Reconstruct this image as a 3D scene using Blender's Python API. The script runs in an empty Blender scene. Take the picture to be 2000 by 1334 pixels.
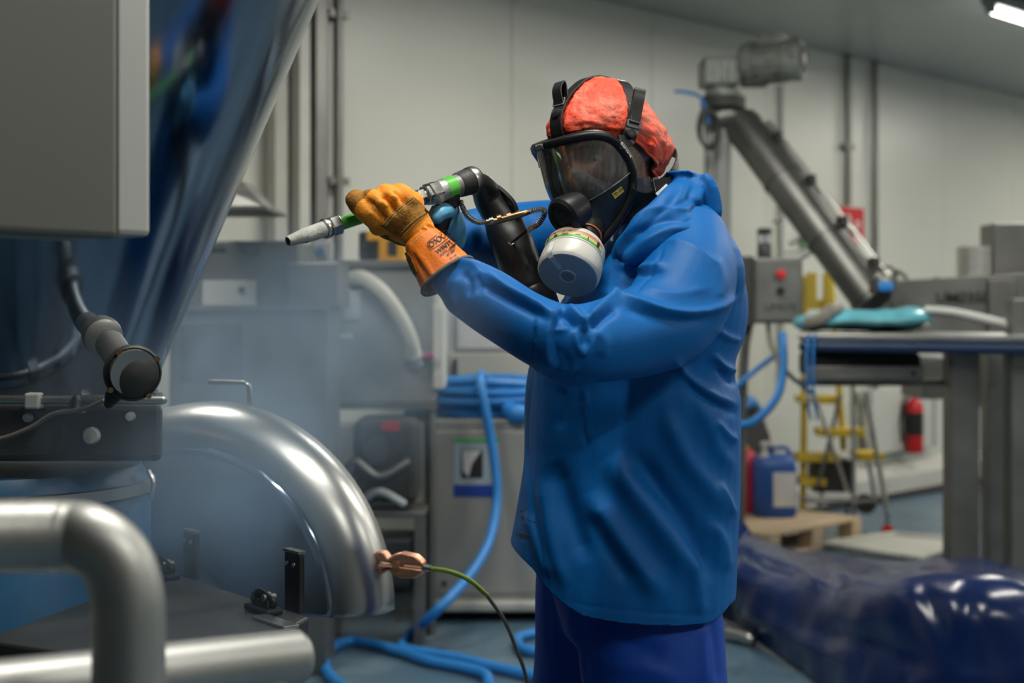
import bpy, bmesh, math, random
import numpy as np
from mathutils import Vector, Matrix, noise
from mathutils.bvhtree import BVHTree

random.seed(7)
scene = bpy.context.scene
COL = scene.collection
V = Vector

# ------------------------------------------------------------------ camera, world, exposure
CAMH, F, HOR = 1.40, 2000 * 50 / 36.0, 600.0          # eye height, focal length in pixels, horizon row
cam_d = bpy.data.cameras.new('camera')
cam = bpy.data.objects.new('camera', cam_d)
COL.objects.link(cam)
cam.location = (0, 0, CAMH)
cam.rotation_euler = (math.radians(90), 0, 0)
cam_d.lens = 50
cam_d.sensor_width = 36
cam_d.shift_y = -(667 - HOR) / 2000.0
cam_d.clip_start = 0.05
cam_d.dof.use_dof = True
cam_d.dof.focus_distance = 2.55
cam_d.dof.aperture_fstop = 2.8
scene.camera = cam

world = bpy.data.worlds.new('world')
scene.world = world
world.use_nodes = True
world.node_tree.nodes['Background'].inputs[0].default_value = (0.5, 0.55, 0.6, 1)
world.node_tree.nodes['Background'].inputs[1].default_value = 0.02

LAMP_W = 40.0                                          # power of each ceiling tube
vs = scene.view_settings
vs.view_transform = 'Standard'
vs.look = 'None'
vs.gamma = 1.0
vs.use_curve_mapping = False
vs.exposure = 0.0
cy = scene.cycles
cy.max_bounces = 5
cy.diffuse_bounces = 2
cy.glossy_bounces = 3
cy.transmission_bounces = 6
cy.transparent_max_bounces = 8
cy.volume_bounces = 1
cy.volume_step_rate = 2.0
cy.volume_max_steps = 96
cy.caustics_reflective = False
cy.caustics_refractive = False
cy.sample_clamp_indirect = 4.0
cy.use_adaptive_sampling = True
cy.adaptive_threshold = 0.06
cy.adaptive_min_samples = 12
cy.use_denoising = True

CEIL = 3.20
WB = 7.79                                              # the back wall is the line y = x + WB
U2 = V((1, 1, 0)).normalized()                         # along the back wall, to the right and away
N2 = V((1, -1, 0)).normalized()                        # out of the back wall into the hall


def P(x, y, d):
    """A point d metres in front of the lens plane, seen at photo position (x, y)."""
    return V(((x - 1000) * d / F, d, CAMH - (y - HOR) * d / F))


def G(x, y, z=0.0):
    """The point at height z seen at photo position (x, y)."""
    return P(x, y, (CAMH - z) * F / (y - HOR))


def WD(x, off=0.0):
    """Distance of the back wall (moved off metres into the hall) along the column x."""
    return (WB - off * math.sqrt(2)) / (1 - (x - 1000) / F)


# ------------------------------------------------------------------ materials
def s2l(c):
    return tuple(((v / 255) / 12.92 if v / 255 <= 0.04045 else ((v / 255 + 0.055) / 1.055) ** 2.4) for v in c)


def mat(name, col, rough=0.5, metal=0.0, var=0.12, vscale=6.0, bump=0.0, bscale=60.0, spec=0.5, coat=0.0,
        stretch=None, rvar=0.0, sheen=0.0, sub=0.0, dirt=None, dirt_amt=0.0, dscale=9.0, aniso=0.0):
    m = bpy.data.materials.new(name)
    m.use_nodes = True
    nt = m.node_tree
    b = nt.nodes['Principled BSDF']
    b.inputs['Roughness'].default_value = rough
    b.inputs['Metallic'].default_value = metal
    b.inputs['Specular IOR Level'].default_value = spec
    b.inputs['Coat Weight'].default_value = coat
    b.inputs['Sheen Weight'].default_value = sheen
    if aniso:
        b.inputs['Anisotropic'].default_value = aniso
    if sub:
        b.inputs['Subsurface Weight'].default_value = sub
        b.inputs['Subsurface Radius'].default_value = (0.02, 0.008, 0.004)
    tc = nt.nodes.new('ShaderNodeTexCoord')
    mp = nt.nodes.new('ShaderNodeMapping')
    nt.links.new(tc.outputs['Object'], mp.inputs['Vector'])
    if stretch:
        mp.inputs['Scale'].default_value = stretch
    nz = nt.nodes.new('ShaderNodeTexNoise')
    nz.inputs['Scale'].default_value = vscale
    nz.inputs['Detail'].default_value = 5
    nt.links.new(mp.outputs[0], nz.inputs['Vector'])
    cr = nt.nodes.new('ShaderNodeValToRGB')
    cr.color_ramp.elements[0].position = 0.3
    cr.color_ramp.elements[1].position = 0.7
    lo = tuple(max(0, c * (1 - var)) for c in col)
    hi = tuple(min(1, c * (1 + var)) for c in col)
    cr.color_ramp.elements[0].color = (*lo, 1)
    cr.color_ramp.elements[1].color = (*hi, 1)
    nt.links.new(nz.outputs['Fac'], cr.inputs['Fac'])
    out = cr.outputs['Color']
    if dirt is not None:
        n2 = nt.nodes.new('ShaderNodeTexNoise')
        n2.inputs['Scale'].default_value = dscale
        n2.inputs['Detail'].default_value = 8
        n2.inputs['Roughness'].default_value = 0.7
        nt.links.new(mp.outputs[0], n2.inputs['Vector'])
        r2 = nt.nodes.new('ShaderNodeValToRGB')
        r2.color_ramp.elements[0].position = 0.62 - 0.3 * dirt_amt
        r2.color_ramp.elements[1].position = 0.72 - 0.2 * dirt_amt
        nt.links.new(n2.outputs['Fac'], r2.inputs['Fac'])
        mx = nt.nodes.new('ShaderNodeMix')
        mx.data_type = 'RGBA'
        mx.inputs['B'].default_value = (*dirt, 1)
        nt.links.new(r2.outputs['Color'], mx.inputs['Factor'])
        nt.links.new(out, mx.inputs['A'])
        out = mx.outputs['Result']
    nt.links.new(out, b.inputs['Base Color'])
    if rvar:
        mr = nt.nodes.new('ShaderNodeMapRange')
        mr.inputs['To Min'].default_value = max(0.02, rough - rvar)
        mr.inputs['To Max'].default_value = min(1, rough + rvar)
        nt.links.new(nz.outputs['Fac'], mr.inputs['Value'])
        nt.links.new(mr.outputs[0], b.inputs['Roughness'])
    if bump:
        n3 = nt.nodes.new('ShaderNodeTexNoise')
        n3.inputs['Scale'].default_value = bscale
        n3.inputs['Detail'].default_value = 4
        nt.links.new(mp.outputs[0], n3.inputs['Vector'])
        bp = nt.nodes.new('ShaderNodeBump')
        bp.inputs['Strength'].default_value = bump
        bp.inputs['Distance'].default_value = 0.004
        nt.links.new(n3.outputs['Fac'], bp.inputs['Height'])
        nt.links.new(bp.outputs[0], b.inputs['Normal'])
    return m


def emit(name, col, strength):
    m = bpy.data.materials.new(name)
    m.use_nodes = True
    b = m.node_tree.nodes['Principled BSDF']
    b.inputs['Emission Color'].default_value = (*col, 1)
    b.inputs['Emission Strength'].default_value = strength
    return m


M = {}
M['wall'] = mat('wall_panel_white', (0.58, 0.585, 0.525), 0.34, var=0.02, vscale=1.2, rvar=0.03)
M['ceiling'] = mat('ceiling_panel', (0.40, 0.42, 0.41), 0.35, var=0.03, vscale=1.0)
M['kerb'] = mat('kerb_white', (0.52, 0.51, 0.47), 0.6, var=0.08, vscale=4, dirt=(0.2, 0.19, 0.17), dirt_amt=0.2)
M['floor'] = mat('blue_epoxy_floor', (0.075, 0.135, 0.19), 0.30, var=0.22, vscale=1.8, rvar=0.12, bump=0.12, bscale=35,
                 dirt=(0.13, 0.19, 0.24), dirt_amt=0.35, dscale=2.2)
M['steel'] = mat('brushed_steel', (0.50, 0.50, 0.47), 0.34, 1.0, var=0.10, vscale=5, rvar=0.08, stretch=(1, 1, 8))
M['steel_dark'] = mat('dull_steel', (0.19, 0.19, 0.18), 0.45, 0.85, var=0.15, vscale=5, rvar=0.08)
M['auger'] = mat('weathered_auger_steel', (0.115, 0.115, 0.108), 0.42, 0.8, var=0.2, vscale=6)
M['cart'] = mat('satin_cart_steel', (0.42, 0.41, 0.375), 0.38, 0.45, var=0.08, vscale=4)
M['steel_blast'] = mat('bead_blasted_steel', (0.42, 0.42, 0.405), 0.48, 1.0, var=0.10, vscale=7, rvar=0.06, bump=0.08, bscale=160)
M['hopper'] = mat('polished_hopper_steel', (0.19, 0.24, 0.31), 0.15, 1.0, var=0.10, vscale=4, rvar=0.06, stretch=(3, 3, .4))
M['dome'] = mat('polished_dome_steel', (0.52, 0.52, 0.50), 0.33, 1.0, var=0.04, vscale=3, rvar=0.02)
M['cabinet'] = mat('grey_green_enamel', (0.105, 0.108, 0.092), 0.5, var=0.05, vscale=2)
M['cabinet_l'] = mat('light_grey_enamel', (0.40, 0.41, 0.39), 0.45, var=0.05, vscale=2)
M['cabinet_m'] = mat('mid_grey_enamel', (0.24, 0.25, 0.245), 0.45, var=0.06, vscale=3)
M['plate_g'] = mat('slate_grey_panels', (0.10, 0.11, 0.115), 0.45, 0.2, var=0.08, vscale=3)
M['gasket'] = mat('dark_gasket', (0.03, 0.03, 0.028), 0.7)
M['black'] = mat('black_rubber', (0.012, 0.012, 0.013), 0.38, var=0.3, vscale=20)
M['black_s'] = mat('black_plastic', (0.008, 0.008, 0.009), 0.42, var=0.2, vscale=10, spec=0.3)
M['black_d'] = mat('dusty_black', (0.02, 0.021, 0.022), 0.55, var=0.4, vscale=14, dirt=(0.12, 0.12, 0.11), dirt_amt=0.25, dscale=25)
M['plate'] = mat('dark_grey_plate', (0.045, 0.047, 0.048), 0.5, 0.2, var=0.15, vscale=8)
M['jacket'] = mat('blue_coated_fabric', (0.001, 0.112, 0.38), 0.56, var=0.10, vscale=5, bump=0.10, bscale=420, rvar=0.05, spec=0.22)
M['trousers'] = mat('blue_trouser_fabric', (0.002, 0.058, 0.40), 0.6, var=0.10, vscale=5, bump=0.10, bscale=420, spec=0.35)
M['skin'] = mat('skin', (0.42, 0.21, 0.14), 0.5, var=0.10, vscale=30, bump=0.1, bscale=200, sub=0.15)
M['net'] = mat('red_nonwoven', (0.80, 0.060, 0.020), 0.7, var=0.22, vscale=26, bump=0.6, bscale=150, sub=0.2, dirt=(0.62, 0.17, 0.11), dirt_amt=0.5, dscale=11)
M['eye'] = mat('eye_white', (0.65, 0.62, 0.58), 0.15)
M['iris'] = mat('dark_iris', (0.03, 0.02, 0.012), 0.1)
M['mask_in'] = mat('grey_inner_mask', (0.17, 0.18, 0.18), 0.6)
M['filter'] = mat('off_white_plastic', (0.55, 0.54, 0.50), 0.4, var=0.04)
M['filter_face'] = mat('grey_plastic', (0.40, 0.42, 0.43), 0.55, var=0.06)
M['tape'] = mat('clear_tape', (0.60, 0.62, 0.62), 0.35)
M['orange'] = mat('orange_label', (0.65, 0.16, 0.03), 0.5)
M['yellow_l'] = mat('yellow_label', (0.72, 0.55, 0.08), 0.5)
M['green_l'] = mat('green_label', (0.08, 0.42, 0.10), 0.5)
M['grey_l'] = mat('grey_label', (0.33, 0.34, 0.36), 0.5)
M['ink'] = mat('black_ink', (0.012, 0.012, 0.012), 0.6)
M['white_l'] = mat('white_print', (0.62, 0.62, 0.60), 0.5)
M['glove'] = mat('orange_glove_cloth', (1.0, 0.31, 0.010), 0.65, var=0.12, vscale=18, bump=0.3, bscale=260, sheen=0.1)
M['leather'] = mat('brown_split_leather', (0.33, 0.145, 0.012), 0.8, var=0.25, vscale=25, bump=0.5, bscale=220, dirt=(0.22, 0.085, 0.005), dirt_amt=0.45, dscale=14)
M['cuff'] = mat('orange_rubberised_cuff', (0.88, 0.20, 0.008), 0.55, var=0.12, vscale=14, bump=0.2, bscale=200, dirt=(0.75, 0.33, 0.15), dirt_amt=0.08, dscale=14)
M['binding'] = mat('grey_binding', (0.16, 0.15, 0.13), 0.8, bump=0.3, bscale=300)
M['stitch'] = mat('pale_thread', (0.70, 0.48, 0.16), 0.8)
M['nitrile'] = mat('blue_nitrile', (0.13, 0.42, 0.66), 0.42, var=0.10, vscale=16, bump=0.15, bscale=90)
M['gun_green'] = mat('green_anodised', (0.10, 0.45, 0.06), 0.4, var=0.12, vscale=12, dirt=(0.35, 0.38, 0.34), dirt_amt=0.06, dscale=40)
M['frost'] = mat('frosted_nozzle', (0.42, 0.43, 0.40), 0.75, 0.0, var=0.22, vscale=60, bump=0.4, bscale=200)
M['chrome'] = mat('worn_metal', (0.55, 0.54, 0.50), 0.28, 1.0, var=0.15, vscale=40, rvar=0.1)
M['alu'] = mat('aluminium_body', (0.42, 0.43, 0.42), 0.45, 0.7, var=0.10, vscale=20)
M['brass'] = mat('worn_brass', (0.36, 0.22, 0.11), 0.35, 1.0, var=0.25, vscale=50)
M['copper'] = mat('copper_clamp', (0.95, 0.47, 0.28), 0.36, 0.8, var=0.12, vscale=30)
M['hose'] = mat('blue_hose', (0.020, 0.20, 0.56), 0.42, var=0.08, vscale=8)
M['cable_g'] = mat('green_yellow_cable', (0.34, 0.48, 0.05), 0.4, var=0.1)
M['cable'] = mat('grey_cable', (0.16, 0.145, 0.12), 0.5)
M['bluedrum'] = mat('blue_drum_plastic', (0.03, 0.13, 0.27), 0.4, var=0.08)
M['tarp'] = mat('navy_tarpaulin', (0.003, 0.014, 0.072), 0.22, var=0.18, vscale=5, bump=0.10, bscale=12, rvar=0.04)
M['teal'] = mat('teal_plastic_bag', (0.09, 0.34, 0.41), 0.22, var=0.18, vscale=9, bump=0.4, bscale=22)
M['white_p'] = mat('white_plastic', (0.55, 0.55, 0.50), 0.45, var=0.05)
M['offwhite'] = mat('off_white_board', (0.46, 0.46, 0.41), 0.6, var=0.05)
M['wood'] = mat('pallet_wood', (0.50, 0.38, 0.25), 0.75, var=0.18, vscale=9, stretch=(1, 6, 6), bump=0.3, bscale=30)
M['jerry_b'] = mat('blue_jerrycan', (0.012, 0.075, 0.30), 0.4, var=0.08)
M['jerry_r'] = mat('red_jerrycan', (0.42, 0.018, 0.04), 0.4, var=0.08)
M['red'] = mat('signal_red', (0.50, 0.012, 0.015), 0.4, var=0.06)
M['yellow'] = mat('yellow_enamel', (0.60, 0.43, 0.035), 0.45, var=0.08)
M['yellow_case'] = mat('amber_plastic', (0.75, 0.36, 0.015), 0.45, var=0.08)
M['duct'] = mat('white_flex_duct', (0.52, 0.51, 0.45), 0.55, var=0.06)
M['motor'] = mat('grey_green_motor', (0.20, 0.22, 0.20), 0.5, 0.2, var=0.18, vscale=14, dirt=(0.07, 0.06, 0.05), dirt_amt=0.3, dscale=16)
M['bluebag'] = mat('blue_film', (0.04, 0.22, 0.55), 0.35, var=0.15)
M['navy_edge'] = mat('navy_belt', (0.012, 0.03, 0.08), 0.4)
M['poster_g'] = mat('poster_pale', (0.36, 0.44, 0.50), 0.5, var=0.05)
M['poster_b'] = mat('poster_blue', (0.012, 0.05, 0.33), 0.5, var=0.05)
M['pink'] = mat('magenta_tip', (0.25, 0.03, 0.12), 0.5)
M['tube'] = emit('lit_tube', (1.0, 0.97, 0.90), 9.0)


def visor_mat():
    m = bpy.data.materials.new('smoked_visor')
    m.use_nodes = True
    nt = m.node_tree
    for n in list(nt.nodes):
        nt.nodes.remove(n)
    o = nt.nodes.new('ShaderNodeOutputMaterial')
    tr = nt.nodes.new('ShaderNodeBsdfTransparent')
    gl = nt.nodes.new('ShaderNodeBsdfGlossy')
    df = nt.nodes.new('ShaderNodeBsdfDiffuse')
    gl.inputs['Roughness'].default_value = 0.09
    df.inputs['Color'].default_value = (0.45, 0.45, 0.43, 1)
    tc = nt.nodes.new('ShaderNodeTexCoord')
    mp = nt.nodes.new('ShaderNodeMapping')
    mp.inputs['Scale'].default_value = (60, 60, 1.5)
    nz = nt.nodes.new('ShaderNodeTexNoise')
    nz.inputs['Scale'].default_value = 3
    nz.inputs['Detail'].default_value = 3
    nt.links.new(tc.outputs['Object'], mp.inputs[0])
    nt.links.new(mp.outputs[0], nz.inputs['Vector'])
    mr = nt.nodes.new('ShaderNodeMapRange')            # dust film on the plastic
    mr.inputs['From Min'].default_value = 0.35
    mr.inputs['From Max'].default_value = 0.75
    mr.inputs['To Min'].default_value = 0.08
    mr.inputs['To Max'].default_value = 0.27
    nt.links.new(nz.outputs['Fac'], mr.inputs['Value'])
    tr.inputs['Color'].default_value = (0.93, 0.93, 0.92, 1)
    m1 = nt.nodes.new('ShaderNodeMixShader')
    nt.links.new(mr.outputs[0], m1.inputs[0])
    nt.links.new(tr.outputs[0], m1.inputs[1])
    nt.links.new(df.outputs[0], m1.inputs[2])
    fr = nt.nodes.new('ShaderNodeFresnel')
    fr.inputs['IOR'].default_value = 1.5
    m2 = nt.nodes.new('ShaderNodeMixShader')
    nt.links.new(fr.outputs[0], m2.inputs[0])
    nt.links.new(m1.outputs[0], m2.inputs[1])
    nt.links.new(gl.outputs[0], m2.inputs[2])
    nt.links.new(m2.outputs[0], o.inputs['Surface'])
    return m


M['visor'] = visor_mat()


# ------------------------------------------------------------------ mesh helpers
def cr_spline(pts, n):
    """Catmull-Rom through rows of numbers, n samples."""
    A = np.array([list(p) for p in pts], float)
    m = len(A)
    if m == 2:
        t = np.linspace(0, 1, n)[:, None]
        return A[0] * (1 - t) + A[1] * t
    E = np.vstack([2 * A[0] - A[1], A, 2 * A[-1] - A[-2]])
    out = []
    for t in np.linspace(0, m - 1, n):
        i = min(int(t), m - 2)
        u = t - i
        p0, p1, p2, p3 = E[i], E[i + 1], E[i + 2], E[i + 3]
        out.append(0.5 * (2 * p1 + (p2 - p0) * u + (2 * p0 - 5 * p1 + 4 * p2 - p3) * u * u + (3 * p1 - p0 - 3 * p2 + p3) * u ** 3))
    return np.array(out)


def perp(d):
    d = V(d).normalized()
    a = V((0, 0, 1)) if abs(d.z) < 0.9 else V((1, 0, 0))
    x = d.cross(a).normalized()
    return x, d.cross(x).normalized()


class MB:
    def __init__(s):
        s.v, s.f, s.m = [], [], []

    def add(s, vs_, fs, mi=0):
        o = len(s.v)
        s.v += [tuple(v) for v in vs_]
        s.f += [tuple(i + o for i in f) for f in fs]
        s.m += [mi] * len(fs)
        return s

    def box(s, c, size, R=None, mi=0):
        c = V(c)
        hx, hy, hz = [k / 2 for k in size]
        pts = []
        for z in (-hz, hz):
            for x, y in ((-hx, -hy), (hx, -hy), (hx, hy), (-hx, hy)):
                p = V((x, y, z))
                pts.append(c + (R @ p if R else p))
        return s.add(pts, [(3, 2, 1, 0), (4, 5, 6, 7), (0, 1, 5, 4), (1, 2, 6, 5), (2, 3, 7, 6), (3, 0, 4, 7)], mi)

    def prism(s, poly, vec, mi=0):
        n = len(poly)
        a = [V(p) for p in poly]
        b = [p + V(vec) for p in a]
        fs = [tuple(range(n))[::-1], tuple(range(n, 2 * n))]
        fs += [(i, (i + 1) % n, n + (i + 1) % n, n + i) for i in range(n)]
        return s.add(a + b, fs, mi)

    def rings(s, rings, caps=True, closed=False, mi=0):
        n = len(rings[0])
        vs_ = [p for r in rings for p in r]
        k = len(rings)
        fs = []
        for j in range(k if closed else k - 1):
            j2 = (j + 1) % k
            for i in range(n):
                i2 = (i + 1) % n
                fs.append((j * n + i, j * n + i2, j2 * n + i2, j2 * n + i))
        if caps and not closed:
            fs.append(tuple(range(n))[::-1])
            fs.append(tuple((k - 1) * n + i for i in range(n)))
        return s.add(vs_, fs, mi)

    def cyl(s, p0, p1, r0, r1=None, n=24, caps=True, mi=0):
        p0, p1 = V(p0), V(p1)
        r1 = r0 if r1 is None else r1
        x, y = perp(p1 - p0)
        R = []
        for p, r in ((p0, r0), (p1, r1)):
            R.append([p + x * (r * math.cos(2 * math.pi * i / n)) + y * (r * math.sin(2 * math.pi * i / n)) for i in range(n)])
        return s.rings(R, caps, mi=mi)

    def lathe(s, prof, o, axis, n=32, caps=True, mi=0, sq=None):
        o, axis = V(o), V(axis).normalized()
        x, y = perp(axis)
        R = []
        for r, h in prof:
            r = max(r, 1e-4)
            R.append([o + axis * h + x * (r * math.cos(2 * math.pi * i / n)) + y * (r * math.sin(2 * math.pi * i / n)) for i in range(n)])
        return s.rings(R, caps, mi=mi)

    def tube(s, pts, r, n=12, k=None, caps=True, flat=None, round_end=False, mi=0, closed=False):
        """Sweep an (elliptical) section; r a number or one per point, flat a second radius list/number."""
        m = len(pts)
        rr = [r] * m if not hasattr(r, '__len__') else list(r)
        ff = rr if flat is None else ([flat] * m if not hasattr(flat, '__len__') else list(flat))
        k = k or (m if m == 2 else (m - 1) * 6 + 1)
        S = cr_spline([list(p) + [a, b] for p, a, b in zip(pts, rr, ff)], k)
        P_ = [V(q[:3]) for q in S]
        ra, rb = S[:, 3], S[:, 4]
        T = []
        for i in range(k):
            a, b = P_[max(0, i - 1)], P_[min(k - 1, i + 1)]
            T.append((b - a).normalized())
        x, y = perp(T[0])
        R = []

        def ring(p, x, y, a, b):
            return [p + x * (a * math.cos(2 * math.pi * j / n)) + y * (b * math.sin(2 * math.pi * j / n)) for j in range(n)]
        fr = []
        for i in range(k):
            if i:
                x = (x - T[i] * x.dot(T[i])).normalized()
                y = T[i].cross(x).normalized()
            fr.append((x.copy(), y.copy()))
            R.append(ring(P_[i], x, y, ra[i], rb[i]))
        if round_end:
            for q in (0, -1):
                x, y = fr[q]
                t = T[q] * (-1 if q == 0 else 1)
                rad = min(ra[q], rb[q])
                add = []
                for a in (25, 50, 70, 85):
                    c, sn = math.cos(math.radians(a)), math.sin(math.radians(a))
                    add.append(ring(P_[q] + t * rad * sn, x, y, ra[q] * c, rb[q] * c))
                R = add[::-1] + R if q == 0 else R + add
        return s.rings(R, caps and not closed, closed, mi=mi)

    def ribbon(s, pts, nrm, w, t, mi=0, k=None):
        """Flat band through pts; nrm is its outward direction at each point."""
        k = k or (len(pts) - 1) * 6 + 1
        S = cr_spline([list(p) + list(q) for p, q in zip(pts, nrm)], k)
        R = []
        for i in range(k):
            p = V(S[i][:3])
            q = V(S[i][3:6]).normalized()
            a, b = V(S[max(0, i - 1)][:3]), V(S[min(k - 1, i + 1)][:3])
            d = (b - a).normalized()
            side = d.cross(q).normalized()
            q = side.cross(d).normalized()
            R.append([p + side * w / 2, p + side * w / 2 + q * t, p - side * w / 2 + q * t, p - side * w / 2])
        return s.rings(R, True, mi=mi)

    def mesh(s, name='mesh'):
        me = bpy.data.meshes.new(name)
        me.from_pydata(s.v, [], s.f)
        me.validate()
        if len(me.polygons) == len(s.m) and any(s.m):
            me.polygons.foreach_set('material_index', s.m)
        bm = bmesh.new()
        bm.from_mesh(me)
        bmesh.ops.recalc_face_normals(bm, faces=bm.faces)
        bm.to_mesh(me)
        bm.free()
        return me

    def build(s, name, m, parent=None, smooth=40, bevel=0.0, seg=2):
        return mkobj(name, s.mesh(name), m, parent, smooth, bevel, seg)


def mkobj(name, me, m, parent=None, smooth=40, bevel=0.0, seg=2):
    for q in (m if isinstance(m, (list, tuple)) else [m]):
        me.materials.append(M[q] if isinstance(q, str) else q)
    if smooth:
        me.shade_smooth()
        me.set_sharp_from_angle(angle=math.radians(smooth))
    else:
        me.shade_flat()
    o = bpy.data.objects.new(name, me)
    COL.objects.link(o)
    if parent:
        o.parent = parent
    if bevel:
        b = o.modifiers.new('bevel', 'BEVEL')
        b.width = bevel
        b.segments = seg
        b.limit_method = 'ANGLE'
        b.angle_limit = math.radians(40)
        b.harden_normals = False
    return o


def tag(o, label, cat, group=None, kind=None):
    o['label'] = label
    o['category'] = cat
    if group:
        o['group'] = group
    if kind:
        o['kind'] = kind
    return o


def thing(name, label, cat, group=None, kind=None):
    o = bpy.data.objects.new(name, None)
    o.empty_display_size = 0.1
    COL.objects.link(o)
    return tag(o, label, cat, group, kind)


def structure(o, label=None):
    o['kind'] = 'structure'
    if label:
        o['label'] = label
    return o


def copy_tree(o, loc, parent=None):
    c = o.copy()
    COL.objects.link(c)
    c.parent = parent
    if parent is None:
        c.location = V(o.location) + V(loc)
    for ch in o.children:
        copy_tree(ch, loc, c)
    return c


def remeshed(mb, voxel, smooth_it=4, fac=0.5):
    """Union of closed pieces as one continuous skin."""
    me = mb.mesh('tmp')
    o = bpy.data.objects.new('tmp', me)
    COL.objects.link(o)
    r = o.modifiers.new('r', 'REMESH')
    r.mode = 'VOXEL'
    r.voxel_size = voxel
    if smooth_it:
        sm = o.modifiers.new('s', 'SMOOTH')
        sm.iterations = smooth_it
        sm.factor = fac
    dg = bpy.context.evaluated_depsgraph_get()
    out = bpy.data.meshes.new_from_object(o.evaluated_get(dg))
    bpy.data.objects.remove(o)
    bpy.data.meshes.remove(me)
    return out


def co_of(me):
    a = np.empty(len(me.vertices) * 3)
    me.vertices.foreach_get('co', a)
    return a.reshape(-1, 3)


def no_of(me):
    a = np.empty(len(me.vertices) * 3)
    me.vertices.foreach_get('normal', a)
    return a.reshape(-1, 3)


def set_co(me, a):
    me.vertices.foreach_set('co', a.ravel())
    me.update()


def seen_at(a):
    return np.stack([1000 + a[:, 0] / a[:, 1] * F, HOR - (a[:, 2] - CAMH) / a[:, 1] * F], 1)


def noise_disp(me, amp, scale, seed=0.0, detail=2):
    a, n = co_of(me), no_of(me)
    d = np.array([noise.fractal(V(p) * scale + V((seed, seed * 1.7, -seed)), 0.9, 2.0, detail) for p in a])
    set_co(me, a + n * (d * amp)[:, None])


def folds(me, items, front=True, gain=1.0):
    """Sculpt cloth folds: each item is (polyline, height in mm, width px, kind) with kind r ridge, c crease, s step."""
    a, n = co_of(me), no_of(me)
    px = seen_at(a)
    view = a - np.array([0, 0, CAMH])
    view /= np.linalg.norm(view, axis=1)[:, None]
    w = np.clip(-(n * view).sum(1) * 2.5 + 0.25, 0, 1) if front else np.ones(len(a))
    tot = np.zeros(len(a))
    for line, amp, wid, kind in items:
        L = cr_spline(line, 8 * len(line)) if len(line) > 2 else np.array(line, float)
        seg = L[1:] - L[:-1]
        ln = np.linalg.norm(seg, axis=1)
        cum = np.concatenate([[0], np.cumsum(ln)])
        lo, hi = L.min(0) - 5 * wid, L.max(0) + 5 * wid
        sel = np.where((px[:, 0] > lo[0]) & (px[:, 0] < hi[0]) & (px[:, 1] > lo[1]) & (px[:, 1] < hi[1]) & (w > 0))[0]
        if not len(sel):
            continue
        q = px[sel]
        best = np.full(len(sel), 1e9)
        sgn = np.zeros(len(sel))
        tt = np.zeros(len(sel))
        for i in range(len(seg)):
            if ln[i] < 1e-6:
                continue
            e = seg[i] / ln[i]
            r = q - L[i]
            t = np.clip(r @ e, 0, ln[i])
            dv = r - t[:, None] * e
            dd = np.linalg.norm(dv, axis=1)
            b = dd < best
            best[b] = dd[b]
            sgn[b] = np.sign(e[0] * r[b][:, 1] - e[1] * r[b][:, 0])
            tt[b] = (cum[i] + t[b]) / cum[-1]
        taper = np.clip(np.minimum(tt, 1 - tt) * 5 + 0.12, 0, 1)
        if kind == 'r':
            prof = np.exp(-(best / wid) ** (2.0 if wid > 11 else 1.3))
        elif kind == 'c':
            prof = -np.exp(-(best / wid) ** (2.0 if wid > 11 else 1.4))
        else:                                          # proud on the right-hand side of the line, falling off
            sd = sgn * best
            prof = 0.5 * (1 + np.tanh(sd / (wid * .8))) * np.exp(-np.maximum(sd, 0) / (wid * 4.5)) - 0.3 * np.exp(-((sd + wid) / wid) ** 2)
        tot[sel] += prof * taper * amp * 0.001 * gain
    set_co(me, a + n * (tot * w)[:, None])


def relax(me, it=1):
    bm = bmesh.new()
    bm.from_mesh(me)
    for _ in range(it):
        bmesh.ops.smooth_vert(bm, verts=bm.verts, factor=0.5, use_axis_x=True, use_axis_y=True, use_axis_z=True)
    bm.to_mesh(me)
    bm.free()


def text_mesh(body, size, bold=0.0):
    cu = bpy.data.curves.new('t', 'FONT')
    cu.body = body
    cu.size = size
    cu.align_x = 'CENTER'
    cu.align_y = 'CENTER'
    cu.offset = bold
    o = bpy.data.objects.new('t', cu)
    COL.objects.link(o)
    dg = bpy.context.evaluated_depsgraph_get()
    me = bpy.data.meshes.new_from_object(o.evaluated_get(dg))
    bpy.data.objects.remove(o)
    return me


def lettering(name, body, c, right, up, size, m, parent, bvh=None, ray=None, lift=0.0006, bold=0.0):
    """Flat lettering; with bvh it is laid onto that surface by casting along ray."""
    me = text_mesh(body, size, bold)
    right, up = V(right).normalized(), V(up).normalized()
    a = co_of(me)
    out = []
    for p in a:
        q = V(c) + right * p[0] + up * p[1]
        if bvh is not None:
            h = bvh.ray_cast(q - V(ray) * 0.12, V(ray))
            if h[0] is not None:
                q = h[0] - V(ray) * lift
        out.append(q)
    set_co(me, np.array([list(q) for q in out]))
    return mkobj(name, me, m, parent, smooth=0)


def bvh_of(me):
    return BVHTree.FromPolygons([v.co.copy() for v in me.vertices], [tuple(p.vertices) for p in me.polygons])


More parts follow.
